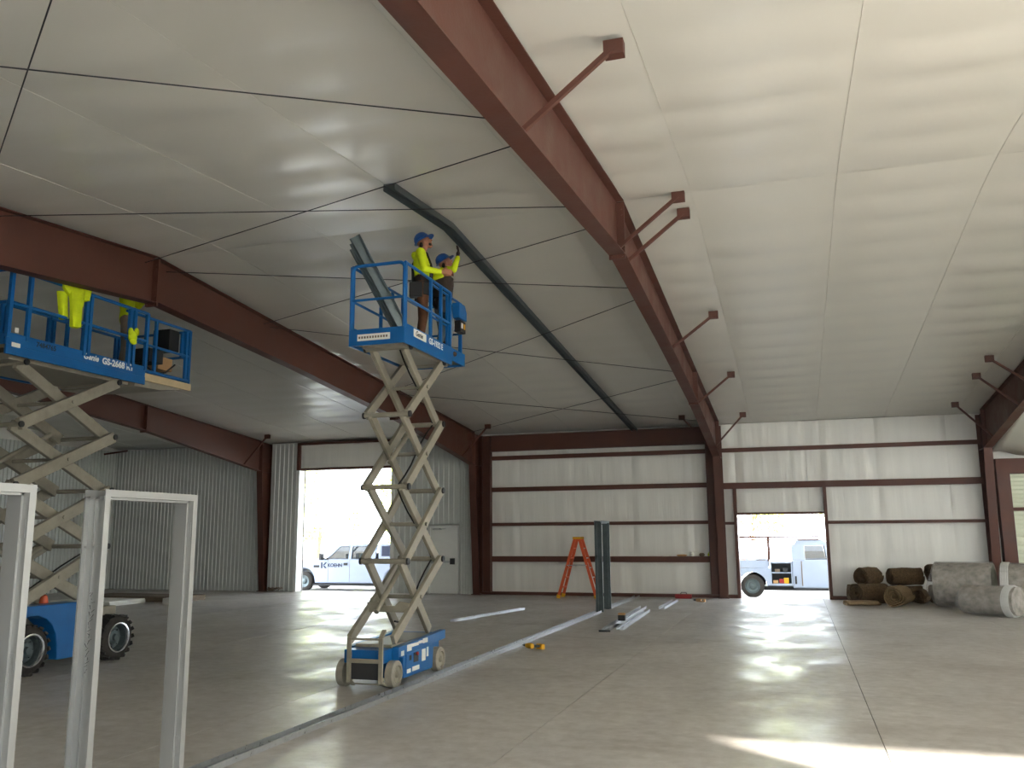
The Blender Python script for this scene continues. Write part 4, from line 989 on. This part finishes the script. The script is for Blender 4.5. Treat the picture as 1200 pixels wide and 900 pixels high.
# ------------------------------------------------------------------ rolls along the right-hand wall
def spiral_roll(loc, rz, tilt, r, ln, label, m='coir', squash=1.0, turns=4, seed=0, z=None):
    rnd = random.Random(seed); mb = MB(); N = turns * 18; th = r / turns * .62; pts = []
    for i in range(N + 1):
        a = 2 * math.pi * i / 18; rr = r * (.16 + .84 * i / N); wob = 1 + .05 * math.sin(3 * a + seed) + .03 * math.sin(5 * a + seed * 2)
        pts.append((rr * math.cos(a) * wob, rr * math.sin(a) * wob * squash, max(.012, th * .5)))
    nl = 5; rows = []
    for k in range(nl + 1):
        y = -ln / 2 + ln * k / nl; bul = 1 + .04 * math.sin(k * 1.7 + seed); row = []
        for side in (1, -1):
            seq = pts if side > 0 else pts[::-1]
            for (x, zz, t_) in seq:
                d = math.hypot(x, zz) or 1; f = 1 + side * t_ / 2 / d; row.append((x * f * bul, y + rnd.uniform(-.012, .012) * (k in (0, nl)), zz * f * bul))
        rows.append(row)
    m_ = len(rows[0]); vs = [p for r_ in rows for p in r_]
    fs = [(k * m_ + i, k * m_ + (i + 1) % m_, (k + 1) * m_ + (i + 1) % m_, (k + 1) * m_ + i) for k in range(nl) for i in range(m_)]
    h = m_ // 2
    for b in (0, nl * m_):
        for i in range(h - 1): fs.append((b + i, b + i + 1, b + m_ - 2 - i, b + m_ - 1 - i))
    mb.add(vs, fs)
    o = mb.build('blanket_roll', m, smooth=True); o.rotation_euler = (tilt, 0, rz); o.location = loc
    return tag(o, label, 'roll', 'brown blanket rolls by the wall')
spiral_roll((1.78, 25.45, .28), R(-52), 0, .275, .95, 'brown coir roll on the floor with its spiral end towards the small doorway', seed=1)
spiral_roll((2.42, 24.85, .265), R(-20), 0, .26, 1.0, 'sun-faded coir roll pointing its dark end into the hall', 'coir_light', seed=2)
spiral_roll((1.80, 25.98, .70), R(-40), 0, .25, .66, 'coir roll lying on top of the brown pile, next to the small doorway', seed=3, squash=.95)
spiral_roll((1.72, 26.22, .235), R(-80), 0, .235, .9, 'brown coir roll at the wall under the topmost roll', seed=8)
spiral_roll((2.72, 26.10, .69), R(-70), 0, .25, .84, 'coir roll resting high against the wall in the middle of the pile', seed=4, squash=.95)
spiral_roll((2.70, 26.22, .235), R(-84), 0, .23, .85, 'brown coir roll at the wall in the middle of the pile', seed=5)
spiral_roll((3.50, 26.05, .80), R(-70), 0, .24, .45, 'short coir roll perched beside the big plastic-wrapped roll', seed=6)
spiral_roll((3.62, 26.12, .255), R(-80), 0, .25, .6, 'brown coir roll squeezed behind the big plastic-wrapped roll', seed=7)
spiral_roll((3.02, 25.62, .20), R(-20), 0, .19, .5, 'small dark coir roll between faded roll and big wrapped roll', seed=10)
spiral_roll((1.50, 24.72, .072), R(-75), 0, .27, .8, 'flattened coir roll lying in front of the brown pile', 'coir_light', squash=.22, seed=9, turns=2)

def wrapped_roll(p, q, r, label, ends=(1, 1), seed=0, band=None):
    p, q = V(p), V(q); t = thing('wrapped_roll', label, 'roll', ((p + q) / 2 - V((0, 0, r))))
    d = (q - p).normalized(); ln = (q - p).length; up = V((0, 0, 1)); sx = d.cross(up).normalized(); rnd = random.Random(seed)
    def shell(r0, extra, wr, n=36, m=16, tail=True):
        vs = []; prof = []
        for k in range(m + 1): prof.append((ln * k / m, 1.0))
        if extra:
            if ends[0]: prof = [(-.24, .16), (-.20, .34), (-.13, .55), (-.05, .86)] + prof
            else: prof = [(-.01, .3), (-.01, .9)] + prof
            if ends[1]: prof = prof + [(ln + .05, .86), (ln + .13, .55), (ln + .20, .34), (ln + .24, .16)]
            else: prof = prof + [(ln + .01, .9), (ln + .01, .3)]
        else: prof = [(0.0, .25), (0.0, .9)] + prof + [(ln, .9), (ln, .25)]
        for j, (s, f) in enumerate(prof):
            for i in range(n):
                a = 2 * math.pi * i / n; tail_ = 1 if 0 <= s <= ln else 3.0
                w = 1 + wr * tail_ * (math.sin(7 * a + seed + s * 1.5) * .5 + .5 * math.sin(17 * a + s * 4 + seed)); rr = r0 * f * w
                flat = .97 if math.sin(a) < -.9 else 1
                sag = 0 if 0 <= s <= ln else -.12 * (1 - f)
                vs.append(p + d * s + sx * math.cos(a) * rr + up * (math.sin(a) * rr * flat + sag))
        k_ = len(prof); fs = [(j * n + i, j * n + (i + 1) % n, (j + 1) * n + (i + 1) % n, (j + 1) * n + i) for j in range(k_ - 1) for i in range(n)]
        fs += [tuple(range(n)), tuple(range(k_ * n - 1, (k_ - 1) * n - 1, -1))]
        for v_ in vs: v_.z = max(v_.z, .004)
        return MB().add(vs, fs)
    shell(r - .016, False, .012).build('roll_core', 'felt', t, smooth=True)
    shell(r + .008, True, .016).build('plastic_wrap', 'wrap', t, smooth=True)
    if band is not None:
        mb = MB()
        for k in range(5): mb.lathe(p + d * (band + k * .035), d, [(0, r + .008), (.012, r + .022), (.03, r + .010)], 30)
        mb.build('gathered_wrap', 'wrap_white', t, smooth=True)
    return t
wrapped_roll((3.28, 24.55, .56), (4.50, 24.15, .56), .555, 'largest grey carpet roll in clear plastic beside the brown pile', (1, 0), 1)
wrapped_roll((4.66, 24.08, .56), (6.4, 23.5, .56), .55, 'grey carpet roll in clear plastic with bunched white end, under the red frame', (0, 0), 2, band=.02)
wrapped_roll((3.62, 22.78, .335), (4.55, 22.05, .335), .33, 'small low carpet roll in wrinkled plastic lying in front of the big rolls', (1, 1), 3, band=.95)
# drooping insulation blanket in the next bay
vs = []; nx, ny = 16, 12
for j in range(ny + 1):
    for i in range(nx + 1):
        x = 5.2 + 3.2 * i / nx; f = j / ny; y = 26.55 - 5.2 * f
        vs.append((x, y, 3.93 + .07 * math.sin(x * 5) * (1 - f) + f * (roof_z(21.35) - .1 - 3.93) ** 1.0 - .25 * math.sin(math.pi * f) * .6))
mb = MB().add(vs, [(j * (nx + 1) + i, j * (nx + 1) + i + 1, (j + 1) * (nx + 1) + i + 1, (j + 1) * (nx + 1) + i) for j in range(ny) for i in range(nx)])
o = mb.build('insulation_blanket', 'vinyl', smooth=True, origin=(6.8, 26.5, 3.9)); sm_ = o.modifiers.new('thick', 'SOLIDIFY'); sm_.thickness = .06
tag(o, 'white insulation blanket drooping from the roof behind the right red frame', 'insulation')

# ------------------------------------------------------------------ trucks outside
def road_wheel(t, x, y0, z, r, w, side):
    """side: which way the outer face looks along Y"""
    o = MB().lathe((x, y0, z), (0, -side, 0), [(0, r * .62), (0, r * .90), (.03, r), (w - .03, r), (w, r * .9), (w, r * .6)], 26, caps=(False, True)).build('tyre', 'rubber', t, smooth=True)
    MB().lathe((x, y0 + side * .004, z), (0, -side, 0), [(-.004, r * .64), (.0, r * .58), (.05, r * .52), (.06, r * .3), (.02, r * .26), (.0, r * .12)], 20, caps=(False, True)).build('rim', 'galv_dark', o, smooth=True)
def fender(xc, zc, r, n=10): return [(xc + r * math.cos(math.pi - math.pi * i / n), zc + r * math.sin(math.pi - math.pi * i / n)) for i in range(n + 1)]
def pickup():
    Y0, Y1 = 34.0, 35.95; gz_ = -.45
    t = thing('pickup_truck', 'white crew-cab pickup with dark lettering parked outside the big doorway', 'truck', (-18.0, 35.0, gz_))
    fx, rx_ = -20.37, -16.05; wz = -.06
    prof = [(-21.3, -.12), (-20.92, -.14)] + fender(fx, -.02, .52) + [(-19.82, -.14), (-16.62, -.14)] + fender(rx_, -.02, .52) + [(-15.4, -.10), (-14.3, -.05), (-14.3, .84), (-16.92, .86), (-19.28, .90), (-20.2, .86), (-20.95, .80), (-21.3, .66)]
    MB().prism(prof, 'y', Y0, Y1).build('body', 'truck_shaded', t, bevel=.05)
    # cab: roof, pillars, glass
    MB().prism([(-18.72, 1.43), (-18.2, 1.50), (-17.2, 1.51), (-16.98, 1.46), (-17.0, 1.40), (-18.66, 1.385)], 'y', Y0 + .12, Y1 - .12).build('cab_roof', 'truck_shaded', t, bevel=.02)
    for y, ys_ in ((Y0 + .03, Y0 + .14), (Y1 - .03, Y1 - .14)):
        for (xa, xb, w) in ((-19.30, -18.70, .07), (-18.18, -18.16, .13), (-17.10, -17.05, .22)):
            MB().bar((xa, y, .86), (xb, ys_, 1.43), .06, w, (1, 0, 0)).build('pillar', 'truck_shaded', t)
        for nm, q in (('front_window', [(-19.24, .90), (-18.26, .90), (-18.24, 1.40), (-18.72, 1.40)]), ('rear_window', [(-18.10, .90), (-17.22, .90), (-17.18, 1.40), (-18.08, 1.40)])):
            vs = [(x, y + (ys_ - y) * (z - .86) / .57, z) for x, z in q]; MB().add(vs, [(0, 1, 2, 3)]).build(nm, 'glass', t)
            fr = MB()
            for k in range(4): fr.bar(vs[k], vs[(k + 1) % 4], .015, .03, (0, 1, 0))
            fr.build('window_seal', 'black', t)
    MB().add([(-19.30, Y0 + .08, .89), (-19.30, Y1 - .08, .89), (-18.70, Y1 - .16, 1.42), (-18.70, Y0 + .16, 1.42)], [(0, 1, 2, 3)]).build('windscreen', 'glass', t)
    for y in (Y0 + .5, Y1 - .5):
        for x in (-18.45, -17.5):
            MB().box(x - .08, x + .06, y - .24, y + .24, .3, 1.10).build('seat', 'dark', t, bevel=.04)
    # topper over the bed
    tp = MB().prism([(-16.85, .86), (-14.32, .86), (-14.40, 1.42), (-14.55, 1.48), (-16.75, 1.50), (-16.85, 1.44)], 'y', Y0 + .05, Y1 - .05).build('bed_topper', 'truck_shaded', t, bevel=.03)
    MB().box(-16.70, -14.6, Y0 + .035, Y0 + .05, 1.0, 1.42).build('topper_window', 'navy', tp)
    rk = MB()
    for y in (Y0 + .25, Y1 - .25): rk.bar((-19.0, y, 1.80), (-14.4, y, 1.80), .04, .04)
    for x in (-18.4, -16.9, -15.0): rk.bar((x, Y0 + .25, 1.80), (x, Y1 - .25, 1.80), .04, .04); rk.bar((x, Y0 + .25, 1.46), (x, Y0 + .25, 1.8), .03, .03); rk.bar((x, Y1 - .25, 1.46), (x, Y1 - .25, 1.8), .03, .03)
    rk.build('roof_rack', 'galv', t)
    for x in (fx, rx_):
        road_wheel(t, x, Y0 + .02, wz, .40, .26, -1); road_wheel(t, x, Y1 - .02, wz, .40, .26, 1)
    MB().prism([(-21.46, -.02), (-21.25, -.02), (-21.25, .28), (-21.46, .24)], 'y', Y0 + .02, Y1 - .02).build('front_bumper', 'chrome', t, bevel=.03)
    MB().box(-21.32, -21.28, Y0 + .4, Y1 - .4, .3, .68).build('grille', 'chrome', t)
    for y in (Y0 + .04, Y1 - .34): MB().box(-21.33, -21.2, y, y + .3, .36, .62).build('headlamp', 'decal', t, bevel=.02)
    MB().bar((-19.86, Y0 - .02, -.20), (-16.6, Y0 - .02, -.20), .16, .07).build('running_board', 'black', t)
    MB().box(-20.9, -16.0, Y0 + .3, Y1 - .3, -.25, -.13).build('chassis_frame', 'black', t)
    mr = MB().box(-19.50, -19.36, Y0 - .30, Y0 - .06, .84, 1.12).build('side_mirror', 'black', t, bevel=.03)
    MB().bar((-19.40, Y0 - .1, .9), (-19.2, Y0 + .05, .88), .05, .06).build('mirror_arm', 'black', t)
    for x in (-18.36, -17.24): MB().box(x - .09, x + .09, Y0 - .035, Y0 - .005, .62, .72).build('door_handle', 'black', t, bevel=.01)
    for x in (-19.2, -18.17, -17.05): MB().box(x - .006, x + .006, Y0 - .006, Y0 + .001, -.08, .88).build('door_seam', 'khaki', t)
    MB().box(-19.9, -19.62, Y0 - .012, Y0 - .002, .52, .62).build('fender_badge', 'black', t)
    text('door_lettering', 'KOEHN', .20, face_mat((-19.22, Y0 - .008, .55), (1, 0, 0), (0, 0, 1)), 'navy', t, bold=.008)
    lg = MB()   # stencil K mark
    lg.prism([(-19.54, .49), (-19.47, .49), (-19.47, .74), (-19.54, .74)], 'y', Y0 - .012, Y0 - .004); lg.prism([(-19.45, .62), (-19.34, .74), (-19.25, .74), (-19.38, .61)], 'y', Y0 - .012, Y0 - .004); lg.prism([(-19.44, .60), (-19.36, .60), (-19.26, .49), (-19.35, .49)], 'y', Y0 - .012, Y0 - .004)
    lg.build('logo_mark', 'navy', t)
pickup()
def service_truck():
    Y0, Y1 = 31.5, 33.45; gz_ = -.31
    t = thing('service_truck', 'white utility-body service truck with open tool bins parked outside the small doorway', 'truck', (0, 32.4, gz_))
    rx_, fx = -1.51, 1.95; wz = .08
    MB().prism([(-2.7, .12), (-2.06, .10)] + fender(rx_, .06, .49) + [(-1.0, .10), (-.90, .10), (-.90, .68), (-2.7, .66)], 'y', Y0, Y1).build('utility_body', 'truck_shaded', t, bevel=.02)
    mb = MB(); mb.box(-.90, -.20, Y0 + .45, Y1, .10, .90); mb.box(-.90, -.87, Y0, Y0 + .45, .10, .90); mb.box(-.23, -.20, Y0, Y0 + .45, .10, .90); mb.box(-.87, -.23, Y0, Y0 + .45, .10, .17); mb.box(-.87, -.23, Y0, Y0 + .45, .51, .54); mb.box(-.87, -.23, Y0 + .02, Y0 + .45, .84, .90)
    mb.build('tool_bin', 'truck_shaded', t); MB().box(-.87, -.23, Y0 + .43, Y0 + .449, .17, .84).build('bin_back', 'dark', t)
    for k, (x, m, z) in enumerate(((-.75, 'tan', .17), (-.55, 'red', .17), (-.40, 'yellow', .17), (-.68, 'khaki', .54), (-.42, 'dark', .54))): MB().box(x - .08, x + .08, Y0 + .08, Y0 + .3, z, z + .10 + .04 * (k % 3)).build('tool_carton', m, t, bevel=.01)
    for y in (Y0, Y1 - .04): MB().box(-2.7, -.98, y, y + .04, .68, .94).build('bed_side', 'truck_shaded', t)
    for k, (x, m, w) in enumerate(((-1.85, 'tan', .3), (-1.5, 'decal', .22), (-1.2, 'brown_cloth', .3), (-2.2, 'khaki', .3))): MB().box(x - w / 2, x + w / 2, Y0 + .1, Y0 + .5, .67, .95 + .05 * (k % 2)).build('bed_cargo', m, t, bevel=.02)
    prof = [(-.19, .02), (1.36, .02)] + fender(fx, .06, .49) + [(2.54, .06), (2.95, .08), (3.0, .82), (2.4, .93), (1.42, .98), (-.19, .95)]
    MB().prism(prof, 'y', Y0 + .02, Y1 - .02).build('cab_body', 'truck_shaded', t, bevel=.04)
    MB().prism([(-.10, 1.46), (.0, 1.60), (.8, 1.62), (1.0, 1.52), (.98, 1.44), (-.08, 1.42)], 'y', Y0 + .12, Y1 - .12).build('cab_roof', 'truck_shaded', t, bevel=.02)
    for y, ys_ in ((Y0 + .05, Y0 + .14), (Y1 - .05, Y1 - .14)):
        for (xa, xb, w) in ((1.42, .96, .07), (.98, .90, .06), (.02, .02, .42)): MB().bar((xa, y, .95), (xb, ys_, 1.46), .06, w, (1, 0, 0)).build('pillar', 'truck_shaded', t)
        vs = [(.24, y, .96), (.94, y, .96), (.86, ys_ - (.0), 1.42), (.24, ys_, 1.42)]; MB().add(vs, [(0, 1, 2, 3)]).build('door_window', 'glass', t)
    MB().add([(1.42, Y0 + .1, .97), (1.42, Y1 - .1, .97), (.98, Y1 - .16, 1.44), (.98, Y0 + .16, 1.44)], [(0, 1, 2, 3)]).build('windscreen', 'glass', t)
    for x in (rx_, fx): road_wheel(t, x, Y0 + .02, wz, .39, .26, -1); road_wheel(t, x, Y1 - .02, wz, .39, .26, 1)
    MB().bar((-.1, Y0 + .0, -.0), (1.34, Y0 + .0, -.0), .12, .06).build('running_board', 'dark', t); MB().box(-2.6, 2.8, Y0 + .4, Y1 - .4, -.08, .05).build('chassis_frame', 'black', t)
    rk = MB()
    for y in (Y0 + .1, Y1 - .1):
        rk.bar((-2.6, y, 1.72), (.75, y, 1.72), .04, .06); rk.bar((-2.6, y, 1.62), (.75, y, 1.62), .03, .03)
        for x in (-2.5, -.95): rk.bar((x, y, .9), (x, y, 1.72), .05, .05)
    for x in (-2.5, -.95, .7): rk.bar((x, Y0 + .1, 1.72), (x, Y1 - .1, 1.72), .05, .05)
    rk.build('ladder_rack', 'steel', t)
    MB().box(.10, .13, Y0 + .0, Y0 + .021, .10, .92).build('door_seam', 'khaki', t); MB().box(-.12, -.06, Y0 - .02, Y0 + .02, .16, .42).build('fuel_flap', 'dark', t, bevel=.01)
service_truck()

# ------------------------------------------------------------------ trees outside
def tree(x, y, h, rx, label, seed, dens=900, leaf='leaf'):
    rnd = random.Random(seed); z0 = ground_z(34); t = thing('tree', label, 'tree', (x, y, z0), group='trees beyond the doorways')
    mb = MB(); p = V((x, y, z0 - .1))
    mb.cyl(p, p + V((.2, 0, h * .55)), .16, 8, .09)
    for k in range(6):
        a = k * 1.05 + seed; q = p + V((.1, 0, h * (.28 + .05 * k))); mb.cyl(q, q + V((math.cos(a) * rx * .7, math.sin(a) * rx * .5, h * .28)), .06, 6, .02)
    mb.build('trunk', 'bark', t)
    lf = MB(); cl_ = [(rnd.uniform(-.7, .7) * rx, rnd.uniform(-.6, .6) * rx, h * rnd.uniform(.3, .9), rx * rnd.uniform(.3, .5)) for _ in range(11)]
    for i in range(dens):
        cx, cy, cz, cr = cl_[i % 11]; d = V((rnd.gauss(0, 1), rnd.gauss(0, 1), rnd.gauss(0, 1))).normalized() * cr * rnd.uniform(.6, 1)
        c = V((x + cx, y + cy, z0 + cz)) + d; a = V((rnd.gauss(0, 1), rnd.gauss(0, 1), rnd.gauss(0, 1))).normalized(); b = a.cross(d.normalized()).normalized(); s_ = rnd.uniform(.12, .26)
        lf.add([c - a * s_, c + b * s_ * .5, c + a * s_, c - b * s_ * .5], [(0, 1, 2, 3)])
    o = lf.build('foliage', leaf, t); o['kind'] = 'stuff'
for i, (x, y, h, r_, lb) in enumerate(((-35.5, 54, 9, 3.0, 'sunlit bushy tree far beyond the parked pickup'), (-29, 50, 7.5, 2.8, 'sunlit yellow-green tree behind the pickup cab'), (-24.5, 57, 9.5, 3.0, 'tall sunlit tree behind the pickup topper'), (-21.8, 48, 6.5, 2.0, 'smaller pale tree beside the tall one behind the pickup'), (-2.6, 56, 7, 2.4, 'washed-out pale tree seen above the service truck bed'), (3.4, 62, 8, 2.6, 'washed-out pale tree seen above the service truck cab'))):
    tree(x, y, h, r_, lb, i + 11)
